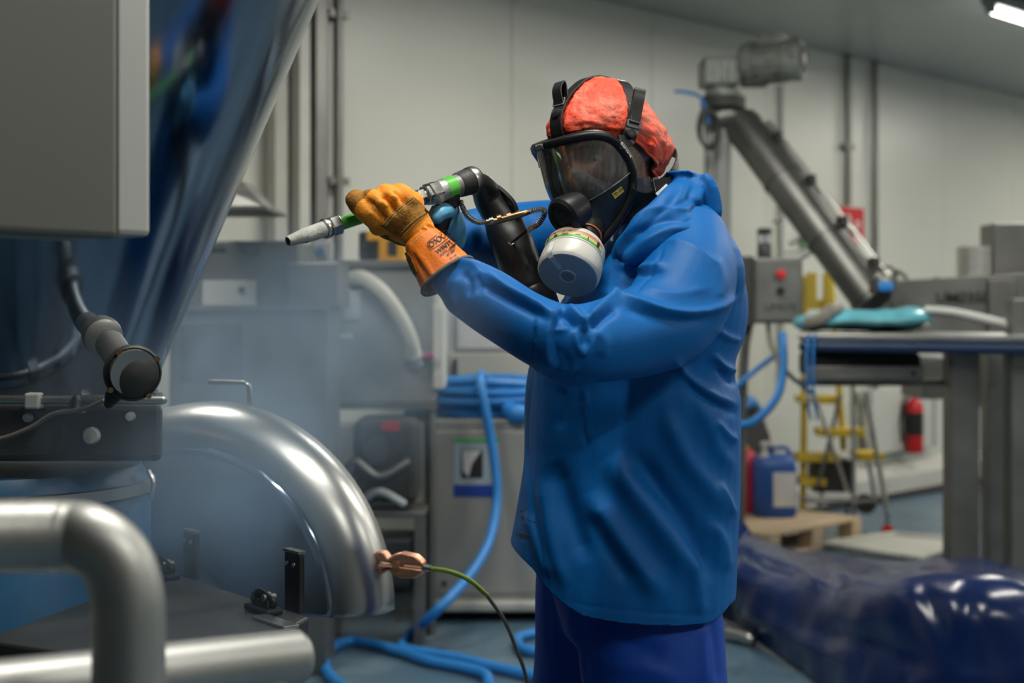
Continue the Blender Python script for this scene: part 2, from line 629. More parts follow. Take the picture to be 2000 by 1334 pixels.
def patch(name, poly2, c, right, up, m, parent, bvh, ray, lift=0.0008, step=0.006, thick=0.0):
    """A patch of material laid onto a surface: poly2 in metres along right/up about c."""
    bm = bmesh.new()
    vs_ = [bm.verts.new((p[0], p[1], 0)) for p in poly2]
    bm.faces.new(vs_)
    xs = [p[0] for p in poly2]
    ys = [p[1] for p in poly2]
    for ax, (lo, hi) in enumerate(((min(xs), max(xs)), (min(ys), max(ys)))):
        k = lo + step
        while k < hi:
            co = (k, 0, 0) if ax == 0 else (0, k, 0)
            nn = (1, 0, 0) if ax == 0 else (0, 1, 0)
            bmesh.ops.bisect_plane(bm, geom=bm.verts[:] + bm.edges[:] + bm.faces[:], plane_co=co, plane_no=nn)
            k += step
    right, up = V(right).normalized(), V(up).normalized()
    for v in bm.verts:
        q = V(c) + right * v.co.x + up * v.co.y
        h = bvh.ray_cast(q - V(ray) * 0.15, V(ray))
        v.co = (h[0] - V(ray) * lift) if h[0] is not None else q
    me = bpy.data.meshes.new(name)
    bm.to_mesh(me)
    bm.free()
    o = mkobj(name, me, m, parent, smooth=60)
    if thick:
        so = o.modifiers.new('s', 'SOLIDIFY')
        so.thickness = thick
        so.offset = 0
    return o


def helix(path, r, turns, k=None):
    k = k or int(turns * 8)
    S = cr_spline(path, k)
    pts = []
    x = None
    for i in range(k):
        t = V(S[min(k - 1, i + 1)]) - V(S[max(0, i - 1)])
        t.normalize()
        if x is None:
            x, y = perp(t)
        x = (x - t * x.dot(t)).normalized()
        y = t.cross(x)
        a = 2 * math.pi * turns * i / (k - 1)
        pts.append(V(S[i]) + x * (r * math.cos(a)) + y * (r * math.sin(a)))
    return pts


def rotz(a):
    return Matrix.Rotation(a, 3, 'Z')

# ------------------------------------------------------------------ the hall
W0 = V((0, WB, 0))
U0, U1, V1 = -12.0, 9.0, 9.5
RW = Matrix((U2, -N2, V((0, 0, 1)))).transposed()      # box axes: x along the wall, y into the wall


def R_(u, v, z):
    return W0 + U2 * u + N2 * v + V((0, 0, z))


floor = MB().prism([R_(U0 - .2, V1 + .2, -.1), R_(U1 + .2, V1 + .2, -.1), R_(U1 + .2, -.2, -.1), R_(U0 - .2, -.2, -.1)], (0, 0, .1)).build('floor', 'floor', smooth=0)
structure(floor, 'blue epoxy floor of the hall')

ceiling = structure(MB().box(R_((U0 + U1) / 2, V1 / 2, CEIL + .16), (U1 - U0 + .4, V1 + .4, .1), RW).build('ceiling', 'ceiling', smooth=0), 'grey panelled ceiling')
k = 0
vv = 0.0
while vv < V1:
    w = min(1.2, V1 - vv)
    MB().box(R_((U0 + U1) / 2, vv + w / 2, CEIL + .05), (U1 - U0, w - .004, .1), RW).build('ceiling_panel', 'ceiling', ceiling, smooth=0, bevel=.003, seg=1)
    vv += 1.2

wall_back = structure(MB().box(R_((U0 + U1) / 2, -.13, CEIL / 2), (U1 - U0, .06, CEIL), RW).build('wall_back', 'gasket', smooth=0), 'white insulated panel wall')
uu = U0
while uu < U1 - .01:
    MB().box(R_(uu + .6, -.05, CEIL / 2), (1.196, .1, CEIL), RW).build('wall_panel', 'wall', wall_back, smooth=0, bevel=.004, seg=1)
    uu += 1.2
for nm, c, sz in (('wall_right', R_(U1 + .05, V1 / 2, CEIL / 2), (.1, V1, CEIL)), ('wall_left', R_(U0 - .05, V1 / 2, CEIL / 2), (.1, V1, CEIL)),
                  ('wall_front', R_((U0 + U1) / 2, V1 + .05, CEIL / 2), (U1 - U0, .1, CEIL))):
    structure(MB().box(c, sz, RW).build(nm, 'wall', smooth=0), 'plain panel wall out of view')
kb = MB()
kb.prism([R_(U0, .001, 0), R_(U0, .14, 0), R_(U0, .14, .17), R_(U0, .001, .25)], U2 * (U1 - U0))
structure(kb.build('baseboard_back', 'kerb', smooth=0, bevel=.01), 'pale sloped concrete kerb along the back wall')
structure(MB().prism([R_(U0, .141, 0), R_(U0, .16, 0), R_(U0, .16, .045), R_(U0, .141, .045)], U2 * (U1 - U0)).build('trim_1', 'gasket', smooth=0), 'dark joint at the foot of the kerb')


# lamps: rows of tube fittings parallel to the back wall
def lamp(u, v, label):
    t = thing('ceiling_light', label, 'lamp', 'tube lights on the ceiling')
    MB().box(R_(u, v, CEIL - .045), (1.5, .11, .05), RW).build('housing', 'cabinet_l', t, smooth=0, bevel=.006)
    MB().tube([R_(u - .72, v, CEIL - .095), R_(u + .72, v, CEIL - .095)], .022, 12, round_end=True).build('tube', 'tube', t)
    for e in (-.74, .74):
        MB().box(R_(u + e, v, CEIL - .085), (.03, .06, .06), RW).build('end_cap', 'cabinet_l', t, smooth=0, bevel=.005)
    ld = bpy.data.lights.new('lamp_light', 'AREA')
    ld.shape = 'RECTANGLE'
    ld.size, ld.size_y = 1.44, 0.10
    ld.energy = LAMP_W
    ld.color = (1.0, 0.97, 0.88)
    lo = bpy.data.objects.new('lamp_light', ld)
    COL.objects.link(lo)
    lo.parent = t
    lo.matrix_world = Matrix.Translation(R_(u, v, CEIL - .125)) @ RW.to_4x4()
    return t


pl = P(1938, 22, (CEIL - .1 - CAMH) * F / 578)
u_first = (pl - W0).dot(U2) + .72
v_first = (pl - W0).dot(N2)
rows_v = [v_first, v_first + 2.35, v_first + 4.7]
for i, rv in enumerate(rows_v):
    for j in range(-2, 2):
        lab = 'lit tube light on the ceiling at the top right corner' if (i == 0 and j == 0) else 'tube light on the ceiling outside the picture'
        lamp(u_first + j * 3.4, rv, lab)

# services on the back wall and the ceiling
rail = MB().tube([R_(u_first - 9, v_first + .28, CEIL - .06), R_(u_first + 4, v_first + .28, CEIL - .06)], .02, 10)
tag(rail.build('ceiling_conduit', 'steel_dark'), 'dark conduit under the ceiling beside the lit tube light', 'pipe')


def wall_pipe(x, y0, y1, wpx, m, label, off=.05, clamps=(), name='wall_pipe', flat=False):
    d = WD(x, off)
    t = thing(name, label, 'pipe')
    a, b = P(x, y0, d), P(x, y1, d)
    b.z, a.z = max(b.z, .0), min(a.z, CEIL)
    r = wpx / 2 * d / F
    if flat:
        MB().box((a + b) / 2, (2 * r, .07, a.z - b.z), RW).build('channel', m, t, smooth=0, bevel=.004)
    else:
        MB().cyl(a, b, r, n=16).build('pipe', m, t)
    for yc in clamps:
        c = P(x, yc, d)
        mb = MB().box(c + N2 * -.01, (2 * r + .07, .05, .035), RW)
        mb.cyl(c - V((0, 0, .02)), c + V((0, 0, .02)), r * 1.25, n=16)
        mb.build('clamp', 'steel_dark', t)
    return t


wall_pipe(1527, 166, 760, 9, 'cabinet_l', 'thin pale conduit behind the auger motor', .03)
wall_pipe(1657, 0, 402, 12, 'steel_dark', 'dark wall pipe ending above the red sign', .04, (287,))
wall_pipe(1710, 0, 760, 11, 'steel_dark', 'tall wall pipe just right of the red sign', .04, (520,))
wall_pipe(541, -300, 600, 30, 'offwhite', 'beige cable duct nearest the hopper edge', .05, flat=True, name='cable_duct')
wall_pipe(587, -300, 560, 26, 'white_p', 'white cable duct between beige and grey ducts', .06, flat=True, name='cable_duct')
wall_pipe(620, -300, 540, 28, 'steel_dark', 'dark grey cable duct left of clamped pipe', .05, flat=True, name='cable_duct')
wall_pipe(660, -300, 560, 20, 'steel_dark', 'wall pipe with clamps above the spray nozzle', .07, (28, 354))

# ------------------------------------------------------------------ background, right-hand side
def X_(x, d):
    return (x - 1000) * d / F


def Z_(y, d):
    return CAMH - (y - HOR) * d / F


def pbox(mb, x0, y0, x1, y1, d0, d1, mi=0):
    """Box whose front face at distance d0 spans the photo rectangle, reaching back to d1."""
    a, b = P(x0, y0, d0), P(x1, y1, d0)
    mb.box(((a.x + b.x) / 2, (d0 + d1) / 2, (a.z + b.z) / 2), (abs(b.x - a.x), d1 - d0, abs(a.z - b.z)), mi=mi)
    return mb


# fire sign, evacuation notice, extinguisher
d = WD(1663, .02)
c = P(1663, 441, d)
t = thing('fire_sign', 'square red fire alarm sign on the back wall', 'sign')
sz = 66 * d / F
MB().box(c, (sz * 1.36, .006, sz * 1.08), RW).build('sign_plate', 'red', t, smooth=0)
fr = c + N2 * .006
hand = MB()
for i, (dx, h) in enumerate(((-.055, .05), (-.035, .065), (-.015, .065), (.005, .05))):
    hand.box(fr + U2 * (dx - .03) + V((0, 0, .03 + h / 4)), (.014, .003, h), RW)
hand.box(fr + U2 * -.055 + V((0, 0, -.02)), (.075, .003, .06), RW)
hand.build('hand_symbol', 'white_l', t, smooth=0)
kn = MB()
kn.cyl(fr + U2 * .075 + V((0, 0, .01)) - N2 * .002, fr + U2 * .075 + V((0, 0, .01)) + N2 * .002, .032, n=20)
kn.build('button_symbol', 'white_l', t)
MB().cyl(fr + U2 * .075 + V((0, 0, .01)) + N2 * .002, fr + U2 * .075 + V((0, 0, .01)) + N2 * .004, .014, n=16).build('button_dot', 'red', t)

d = WD(1565, .02)
t = thing('wall_notice', 'white and green paper notice behind the auger tube', 'notice')
MB().box(P(1563, 446, d), (.40, .005, .33), RW).build('sheet', 'white_p', t, smooth=0)
MB().box(P(1545, 422, d) + N2 * .004, (.10, .003, .09), RW).build('green_panel', 'green_l', t, smooth=0)
MB().box(P(1578, 468, d) + N2 * .004, (.13, .003, .09), RW).build('green_panel', 'green_l', t, smooth=0)

d = WD(1786, .16)
t = thing('fire_extinguisher', 'red fire extinguisher hanging on the back wall', 'extinguisher')
top, bot = P(1786, 775, d), P(1786, 884, d)
MB().lathe([(.001, 0), (.058, 0), (.064, .012), (.064, .34), (.05, .38), (.022, .40), (.02, .42)], V((top.x, top.y, bot.z)), (0, 0, 1), 24).build('cylinder', 'red', t)
zz = bot.z
MB().lathe([(.0655, .13), (.0655, .30)], V((top.x, top.y, zz)), (0, 0, 1), 24, caps=False).build('label_band', 'black', t)
MB().lathe([(.02, .42), (.026, .425), (.026, .45), (.012, .46)], V((top.x, top.y, zz)), (0, 0, 1), 14).build('valve', 'chrome', t)
MB().box(V((top.x - .02, top.y, zz + .47)), (.11, .02, .014)).build('handle', 'black', t, bevel=.003)
MB().tube([V((top.x, top.y, zz + .44)), V((top.x - .07, top.y - .02, zz + .40)), V((top.x - .11, top.y - .02, zz + .22)), V((top.x - .09, top.y, zz + .08))], .012, 8).build('hose', 'black', t)
MB().box(V((top.x, top.y, zz + .2)) - N2 * .09, (.05, .05, .10), RW).build('bracket', 'steel_dark', t, smooth=0)

# white hygiene board leaning at the wall
d = WD(1770, .12)
t = thing('splash_board', 'plain white splash board on the wall behind the extinguisher', 'board')
MB().box((P(1772, 758, d) + P(1772, 880, d)) / 2 - N2 * .05, (1.0, .03, .47), RW).build('board', 'white_p', t, smooth=0, bevel=.004)
for e in (-.46, .46):
    MB().box((P(1772, 758, d) + P(1772, 880, d)) / 2 - N2 * .05 + U2 * e, (.03, .06, .47), RW).build('edge_strip', 'cabinet_l', t, smooth=0)


# pallet with canisters
base = G(1683, 1056)
t = thing('wooden_pallet', 'bare wooden pallet on the floor beneath the canisters', 'pallet')
PLn = .95


def PB(a, b, z):
    return base - U2 * a - N2 * b + V((0, 0, z))


for i in range(6):
    MB().box(PB(PLn / 2, .05 + i * .104, .133), (PLn, .09, .022), RW).build('deck_board', 'wood', t, smooth=0, bevel=.003)
for i in range(3):
    for j in range(3):
        MB().box(PB(.05 + i * (PLn - .1) / 2, .05 + j * .26, .072), (.10, .10, .10), RW).build('block', 'wood', t, smooth=0, bevel=.003)
for j in range(3):
    MB().box(PB(PLn / 2, .05 + j * .26, .011), (PLn, .1, .02), RW).build('bottom_board', 'wood', t, smooth=0, bevel=.003)


def jerrycan(x0, y0, x1, y1, d, m, name, label):
    t = thing(name, label, 'canister')
    w = (x1 - x0) * d / F
    a = P((x0 + x1) / 2, y1, d)
    zb = .146
    h = Z_(y0, d) - zb
    cx, cyy = a.x, d + .13
    prof = []
    for z, k in ((0, .93), (.02, 1), (h * .25, .985), (h * .3, 1), (h * .8, 1), (h * .93, .93), (h, .72)):
        ring = []
        for q in range(28):
            an = 2 * math.pi * q / 28
            ca, sa = math.cos(an), math.sin(an)
            ring.append(V((cx + math.copysign(abs(ca) ** .45, ca) * w / 2 * k, cyy + math.copysign(abs(sa) ** .45, sa) * .125 * k, zb + z)))
        prof.append(ring)
    MB().rings(prof).build('body', m, t, smooth=50)
    return t, V((cx, cyy, zb + h)), w, h


t, tp, w, h = jerrycan(1477, 892, 1561, 997, 8.46, 'jerry_b', 'jerrycan', 'blue plastic canister with a white pump on the pallet')
MB().box((tp.x + w * .16, tp.y - .128, tp.z - h * .54), (w * .52, .006, h * .56)).build('paper_label', 'white_l', t, smooth=0)
MB().lathe([(.034, 0), (.034, .035), (.016, .04), (.016, .085), (.026, .088), (.026, .112)], tp + V((-w * .26, -.06, -.03)), (0, 0, 1), 16).build('pump', 'white_p', t)
MB().tube([tp + V((-w * .26, -.06, .07)), tp + V((-w * .26 + .05, -.08, .075)), tp + V((-w * .26 + .07, -.09, .055))], .009, 8).build('spout', 'white_p', t)
MB().tube([tp + V((-.02, 0, -.02)), tp + V((0, 0, .035)), tp + V((.08, 0, .035)), tp + V((.1, 0, -.03))], .014, 10).build('handle', 'jerry_b', t)
t, tp, w, h = jerrycan(1400, 882, 1486, 992, 8.62, 'jerry_r', 'jerrycan', 'red plastic canister half hidden behind the blue one')
MB().lathe([(.026, 0), (.026, .03), (.001, .031)], tp + V((w * .2, 0, -.006)), (0, 0, 1), 16).build('cap', 'yellow', t)
MB().tube([tp + V((-.08, 0, -.02)), tp + V((-.06, 0, .03)), tp + V((.02, 0, .03)), tp + V((.03, 0, -.03))], .014, 10).build('handle', 'jerry_r', t)

# yellow step ladder against the wall
t = thing('step_ladder', 'grey and yellow warehouse step ladder near the back wall', 'ladder')
dl = 9.0


def seg(mb, x0, y0, d0, x1, y1, d1, r, n=10):
    return mb.tube([P(x0, y0, d0), P(x1, y1, d1)], r, n)


for nm, (x0, y0, d0, x1, y1, d1, r), m in (
        ('rail', (1573, 540, 8.98, 1568, 1008, 8.98, .022), 'yellow'),
        ('rail', (1690, 765, 8.7, 1733, 1000, 8.7, .016), 'steel'),
        ('rail', (1672, 765, 9.2, 1712, 990, 9.2, .016), 'steel'),
        ('rail', (1640, 765, 9.15, 1600, 990, 9.15, .014), 'steel'),
        ('brace', (1590, 770, 8.8, 1655, 960, 8.8, .012), 'steel'),
        ('brace', (1642, 770, 8.9, 1598, 950, 8.9, .012), 'steel_dark'),
        ('rail', (1665, 730, 8.75, 1668, 985, 8.75, .014), 'steel'),
        ('handrail', (1622, 536, 9.0, 1648, 880, 9.0, .020), 'yellow')):
    seg(MB(), x0, y0, d0, x1, y1, d1, r).build(nm, m, t)
for (x0, y0, x1, y1, dd) in ((1562, 772, 1640, 790, 8.95), (1600, 838, 1688, 852, 8.9), (1558, 884, 1640, 905, 8.95), (1672, 885, 1726, 898, 8.8), (1562, 935, 1612, 947, 8.95)):
    a, b = P(x0, y0, dd), P(x1, y1, dd)
    MB().box(((a.x + b.x) / 2, dd + .07, (a.z + b.z) / 2), (b.x - a.x, .2, .05)).build('step', 'yellow', t, smooth=0, bevel=.004)
yb = MB()
pbox(yb, 1577, 532, 1596, 602, 8.7, 8.75)
pbox(yb, 1610, 532, 1626, 602, 8.7, 8.75)
pbox(yb, 1578, 585, 1624, 604, 8.72, 8.76)
yb.build('guard_panel', 'yellow', t, smooth=0, bevel=.004)
pbox(MB(), 1590, 900, 1668, 962, 8.95, 9.15).build('platform_box', 'gasket', t, smooth=0, bevel=.01)
for x, dd in ((1733, 8.7), (1655, 8.8), (1668, 8.75)):
    q = P(x, 990, dd)
    mb = MB().cyl(V((q.x, q.y - .02, .035)), V((q.x, q.y + .02, .035)), .035, n=18)
    mb.build('foot', 'red' if x > 1700 else 'gasket', t)
    MB().tube([V((q.x, q.y, .035)), V((q.x, q.y, .20))], .012, 8).build('caster_fork', 'steel_dark', t)
MB().cyl(P(1690, 1000, 8.8) * 1 + V((0, -.03, .05)), P(1690, 1000, 8.8) + V((0, .03, .05)), .06, n=18).build('caster', 'gasket', t)
MB().tube([P(1568, 975, 8.75), P(1650, 980, 8.8), P(1735, 978, 8.7)], .02, 8).build('base_bar', 'steel_dark', t)

# white tray on the floor behind the tarpaulin
tr = thing('floor_tray', 'off-white shallow tray lying on the floor past the tarpaulin', 'tray')
cs = [G(1612, 1072), G(1745, 1052), G(1890, 1066), G(1800, 1102)]
cen = sum(cs, V()) / 4
MB().prism([p + V((0, 0, .004)) for p in cs], (0, 0, .02)).build('base', 'offwhite', tr, smooth=0)
for i in range(4):
    a, b = cs[i], cs[(i + 1) % 4]
    MB().tube([a + V((0, 0, .03)), b + V((0, 0, .03))], .016, 8, round_end=True).build('rim', 'offwhite', tr)

# control box, stack light and drive behind the jacket
t = thing('control_box', 'steel control box with red button behind the jacket', 'control box')
D = 7.2
pbox(MB(), 1473, 503, 1568, 632, D, D + .22).build('enclosure', 'steel_dark', t, smooth=0, bevel=.01)
pbox(MB(), 1478, 508, 1564, 627, D - .012, D).build('door', 'steel_dark', t, smooth=0, bevel=.004)
q = P(1524, 536, D - .012)
MB().lathe([(.018, 0), (.018, .012), (.024, .014), (.024, .03), (.001, .034)], q, (0, -1, 0), 18).build('emergency_button', 'red', t)
q = P(1524, 568, D - .012)
MB().lathe([(.02, 0), (.02, .012), (.001, .014)], q, (0, -1, 0), 18).build('selector_switch', 'black', t)
MB().box(q + V((0, -.02, 0)), (.012, .02, .035)).build('selector_knob', 'black', t, bevel=.003)
lettering('door_print', 'UM070', P(1524, 601, D - .0135), (1, 0, 0), (0, 0, 1), .055, 'ink', t)
pbox(MB(), 1436, 500, 1474, 640, D + .02, D + .35).build('side_cover', 'gasket', t, smooth=0, bevel=.015)
MB().tube([P(1462, 632, D + .15), P(1452, 720, D + .15), P(1446, 1010, D + .15)], .025, 10).build('post', 'steel_dark', t)
q = P(1446, 1010, D + .15)
MB().box((q.x, q.y, .01), (.25, .25, .02)).build('foot_plate', 'steel_dark', t, smooth=0)
MB().cyl(V((q.x, q.y, .02)), V((q.x, q.y, q.z)), .025, n=12).build('post', 'steel_dark', t)
t = thing('stack_light', 'black signal beacon on top of the control box', 'lamp')
b0 = P(1493, 503, D + .1)
MB().lathe([(.037, 0), (.037, .06), (.033, .065), (.033, .075)], b0, (0, 0, 1), 20).build('base', 'black', t)
MB().lathe([(.032, .075), (.032, .12)], b0, (0, 0, 1), 20).build('lens', 'filter_face', t)
MB().lathe([(.037, .12), (.037, .148), (.001, .152)], b0, (0, 0, 1), 20).build('cap', 'black', t)
for an in range(3):
    a = an * 2.1 + .4
    MB().box(b0 + V((.034 * math.cos(a), .034 * math.sin(a), .0975)), (.01, .01, .05)).build('strut', 'black', t, smooth=0)
# cables and hoses below the control box
for nm, pts, r, m, lab in (
        ('cable_bundle', [P(1500, 632, 7.25), P(1508, 680, 7.2), P(1540, 730, 7.15), P(1590, 770, 7.3)], .012, 'cable', 'dark cable hanging from the control box'),
        ('air_hose', [P(1528, 650, 7.2), P(1530, 720, 7.15), P(1515, 780, 7.1), P(1470, 825, 7.1), P(1430, 830, 7.2)], .021, 'hose', 'blue hose looping below the control box'),
        ('air_hose', [P(1520, 690, 7.3), P(1480, 720, 7.3), P(1440, 755, 7.3), P(1420, 790, 7.35)], .014, 'hose', 'thin blue hose running left behind the jacket')):
    tag(MB().tube(pts, r, 10).build(nm, m), lab, 'hose')
t = thing('rubbish_bag', 'dark grey sagging refuse sack behind the jacket', 'bag')
mb = MB()
q = R_((P(1490, 0, 8.95) - W0).dot(U2), .19, .255)
pr = [(.001, 0), (.2, .0), (.26, .06), (.27, .2), (.24, .34), (.17, .44), (.09, .47), (.11, .51)]
mb.lathe([(r_ * .72, h_) for r_, h_ in pr], (0, 0, 0), (0, 0, 1), 28)
me = mb.mesh()
noise_disp(me, .03, 7, 3)
a = co_of(me)
loc = np.array([list(q + U2 * p[0] + N2 * (p[1] * .62) + V((0, 0, max(p[2], 0)))) for p in a])
set_co(me, loc)
mkobj('sack', me, 'gasket', t, smooth=50)
mb = MB()
mb.tube([q + U2 * -.08 + V((0, 0, .5)), q + V((0, 0, .54)), q + U2 * .09 + V((0, 0, .5))], [.03, .045, .03], 12, round_end=True)
mb.build('knot', 'bluebag', t)

# inclined auger conveyor with gear motor
t = thing('auger_conveyor', 'inclined steel auger conveyor with a gear motor on top', 'conveyor')
A = 8.0
cols = MB()
cols.tube([P(1382, 225, A), P(1382, 470, A), P(1382, 1090, A)], .022, 12)
cols.build('post', 'cabinet_m', t)
MB().tube([P(1410, 232, A), P(1410, 1090, A)], .052, 20, k=2).build('post', 'cabinet_m', t)
q = P(1400, 1090, A)
MB().box((q.x, A, .01), (.4, .4, .02)).build('foot_plate', 'steel_dark', t, smooth=0)
MB().cyl(V((P(1410, 0, A).x, A, .02)), P(1410, 1080, A), .052, n=20).build('post_foot', 'cabinet_m', t)
tubep = [P(1445, 240, A), P(1560, 405, A - .3), P(1708, 592, A - .65)]
dirn = (tubep[2] - tubep[0]).normalized()
MB().cyl(tubep[0], tubep[2], .105, n=32).build('auger_tube', 'auger', t)
for f_ in (.03, .33, .66, .97):
    c = tubep[0].lerp(tubep[2], f_)
    MB().cyl(c - dirn * .012, c + dirn * .012, .112, n=32).build('flange', 'auger', t)
side = V((dirn.z, 0, -dirn.x)).normalized()
if side.z < 0:
    side = -side
for dy in (-.05, .05):
    MB().tube([tubep[0].lerp(tubep[2], .06) + side * .125 + V((0, dy, 0)), tubep[0].lerp(tubep[2], .93) + side * .14 + V((0, dy, 0))], .010, 8).build('cable_rail', 'steel', t)
for f_ in (.15, .4, .63, .85):
    c = tubep[0].lerp(tubep[2], f_) + side * .12
    MB().box(c, (.03, .16, .05)).build('rail_clip', 'gasket', t, smooth=0)
for f_ in (.48, .6, .68):
    c = tubep[0].lerp(tubep[2], f_) - side * .12
    MB().cyl(c, c - side * .06, .012, n=10).build('bolt', 'steel_dark', t)
MB().tube([P(1402, 232, A), P(1425, 228, A), P(1450, 246, A)], .085, 24, round_end=True).build('head_elbow', 'auger', t)
MB().cyl(P(1412, 212, A), P(1412, 190, A), .125, n=28).build('head_flange', 'gasket', t)
MB().cyl(P(1412, 192, A), P(1412, 178, A), .10, n=28).build('flange_ring', 'motor', t)
MB().lathe([(.085, 0), (.07, .04), (.08, .06)], P(1408, 180, A), (0, 0, 1), 24).build('neck', 'motor', t)
gb = MB()
pbox(gb, 1372, 110, 1448, 166, A - .10, A + .10)
gb.build('gearbox', 'motor', t, smooth=0, bevel=.02)
for i in range(5):
    q = P(1381 + i * 14, 136, A - .105)
    MB().box(q, (.012, .02, .13)).build('gearbox_rib', 'motor', t, smooth=0, bevel=.003)
mdir = V((1, -.55, .02)).normalized()
m0 = P(1446, 128, A)
MB().lathe([(.08, 0), (.12, .03), (.125, .05), (.125, .09), (.105, .1), (.105, .27), (.115, .275), (.118, .34), (.10, .36)], m0, mdir, 28).build('motor_body', 'motor', t, smooth=30)
mx, my = perp(mdir)
for i in range(20):
    a = 2 * math.pi * i / 20
    dr = mx * math.cos(a) + my * math.sin(a)
    tn = mdir.cross(dr)
    R3 = Matrix((mdir, dr, tn)).transposed()
    MB().box(m0 + mdir * .185 + dr * .11, (.16, .02, .006), R3).build('cooling_fin', 'motor', t, smooth=0)
fc = m0 + mdir * .361
MB().lathe([(.085, 0), (.085, .004), (.03, .006)], fc, mdir, 28).build('fan_grille', 'gasket', t)
MB().lathe([(.03, .006), (.03, .012), (.001, .014)], fc, mdir, 20).build('fan_hub', 'motor', t)
MB().box(m0 + mdir * .19 + V((0, -.03, .12)), (.13, .10, .06), rotz(math.atan2(mdir.y, mdir.x))).build('terminal_box', 'motor', t, smooth=0, bevel=.008)
pbox(MB(), 1452, 150, 1500, 166, A - .12, A - .02).build('motor_foot', 'gasket', t, smooth=0)
mb = MB()
for i in range(4):
    c = P(1382 + i * 2, 247 + i * 3, A - .14 - i * .012)
    ring = [c + V((.055 * math.cos(a), .015 * math.sin(a * 2), .105 * math.sin(a))) for a in np.linspace(0, 2 * math.pi, 25)]
    mb.tube(ring, .007, 6, k=25)
tag(mb.build('cable_coil', 'gasket'), 'coiled dark cable hanging below the auger motor', 'cable')
tag(MB().tube([P(1318, 178, A - .15), P(1345, 181, A - .18), P(1368, 190, A - .16), P(1378, 215, A - .14), P(1384, 240, A - .13)], [.016, .02, .016, .012, .010], 8, flat=[.008, .010, .008, .010, .01]).build('cable_tie_strip', 'hose'), 'blue strip tied at the auger head', 'strip')
t = thing('sensor', 'blue sensor plug at the foot of the auger', 'sensor')
q = P(1728, 560, 7.2)
MB().box(q, (.085, .05, .05)).build('body', 'hose', t, bevel=.012)
MB().box(q + V((-.055, 0, .0)), (.03, .06, .08)).build('socket', 'gasket', t, bevel=.006)
MB().tube([q + V((.04, 0, 0)), q + V((.06, 0, .06)), q + V((.03, .02, .10)), q + V((-.04, .05, .08))], .007, 8).build('lead', 'gasket', t)

# weighing machine with long steel beam
t = thing('filling_machine', 'long steel filling machine with stencilled number on its beam', 'machine')
B = 7.6
beam = MB()
a0, a1 = P(1735, 548, B), P(2080, 530, B - .25)
beam.prism([a0, a1, V((a1.x, a1.y, Z_(660, B))), V((a0.x, a0.y, Z_(660, B)))], (0, .35, 0))
beam.build('beam', 'steel_dark', t, smooth=0, bevel=.006)
rt = (a1 - a0)
rt.z = 0
lettering('stencil', 'UM0350', P(1878, 582, B - .106) + V((0, -.02, 0)), rt, (0, 0, 1), .078, 'ink', t, bold=.001)
pbox(MB(), 1941, 436, 2100, 548, B + .02, B + .25).build('hopper_housing', 'steel_dark', t, smooth=0, bevel=.008)
mb = MB()
mb.cyl(P(1907, 548, B + .12), P(1907, 482, B + .12), .104, n=36)
mb.build('drum', 'steel', t)
pbox(MB(), 1932, 546, 1986, 660, B - .20, B - .16).build('end_plate', 'steel_dark', t, smooth=0, bevel=.006)
MB().lathe([(.03, 0), (.03, .02), (.001, .03)], P(1829, 551, B + .1), (0, 0, 1), 14).build('knob', 'gasket', t)
MB().tube([P(1738, 552, B), P(1750, 530, B), P(1768, 540, B), P(1770, 552, B)], .012, 8).build('cable_loop', 'cable_g' if False else 'cable', t)
for x in (1868, 2040):
    q = P(x, 650, B + .15)
    MB().box((q.x, q.y, q.z / 2), (.09, .09, q.z)).build('leg', 'steel_dark', t, smooth=0, bevel=.006)
pbox(MB(), 1800, 700, 1850, 780, B - .1, B + .3).build('lower_box', 'steel_dark', t, smooth=0, bevel=.006)
pbox(MB(), 1938, 690, 2000, 800, B - .1, B + .3).build('lower_box', 'steel_dark', t, smooth=0, bevel=.006)
for i in range(3):
    pbox(MB(), 1942, 690 + i * 9, 1968, 696 + i * 9, B - .112, B - .1).build('vent_slat', 'white_p', t, smooth=0)

# belt table in front of it
t = thing('conveyor_table', 'steel belt table on square legs at the right', 'table')
T = 6.7
tz = Z_(650, T)
a0 = P(1558, 0, T)
a1 = P(2060, 0, T - .45)
dv = V((a1.x - a0.x, a1.y - a0.y, 0))
R3 = rotz(math.atan2(dv.y, dv.x))
L = dv.length
mid = V(((a0.x + a1.x) / 2, (a0.y + a1.y) / 2, 0))
bk = R3 @ V((0, 1, 0))
MB().box(mid + bk * .25 + V((0, 0, tz - .02)), (L, .5, .04), R3).build('belt_bed', 'steel', t, smooth=0, bevel=.012)
MB().box(mid + V((0, 0, tz - .065)) + bk * .24, (L, .49, .05), R3).build('belt', 'navy_edge', t, smooth=0, bevel=.02)
MB().tube([a0 + V((0, 0, tz - .06)) + bk * .0, a0 + V((0, 0, tz - .06)) + bk * .5], .045, 20).build('end_roller', 'gasket', t)
pbox(MB(), 1580, 690, 1800, 735, T + .06, T + .32).build('drip_pan', 'gasket', t, smooth=0, bevel=.02)
pbox(MB(), 1580, 715, 1804, 742, T - .02, T + .02).build('side_rail', 'steel_dark', t, smooth=0, bevel=.004)
MB().cyl(P(1785, 729, T - .03), P(1785, 729, T - .01), .012, n=12).build('bolt', 'gasket', t)
pbox(MB(), 1565, 742, 1850, 754, T + .1, T + .2).build('cross_bar', 'steel_dark', t, smooth=0)
for (x, w_, off) in ((1877, 56, -.02), (1945, 46, .35), (1992, 50, -.2)):
    q = P(x, 690, T + off)
    hgt = tz - .09
    ww = w_ * (T + off) / F
    MB().box((q.x, q.y, hgt / 2 + .001), (ww, ww, hgt), None).build('leg', 'steel_dark' if x < 1900 else 'steel_dark', t, smooth=0, bevel=.006)
q = P(1992, 640, T - .25)
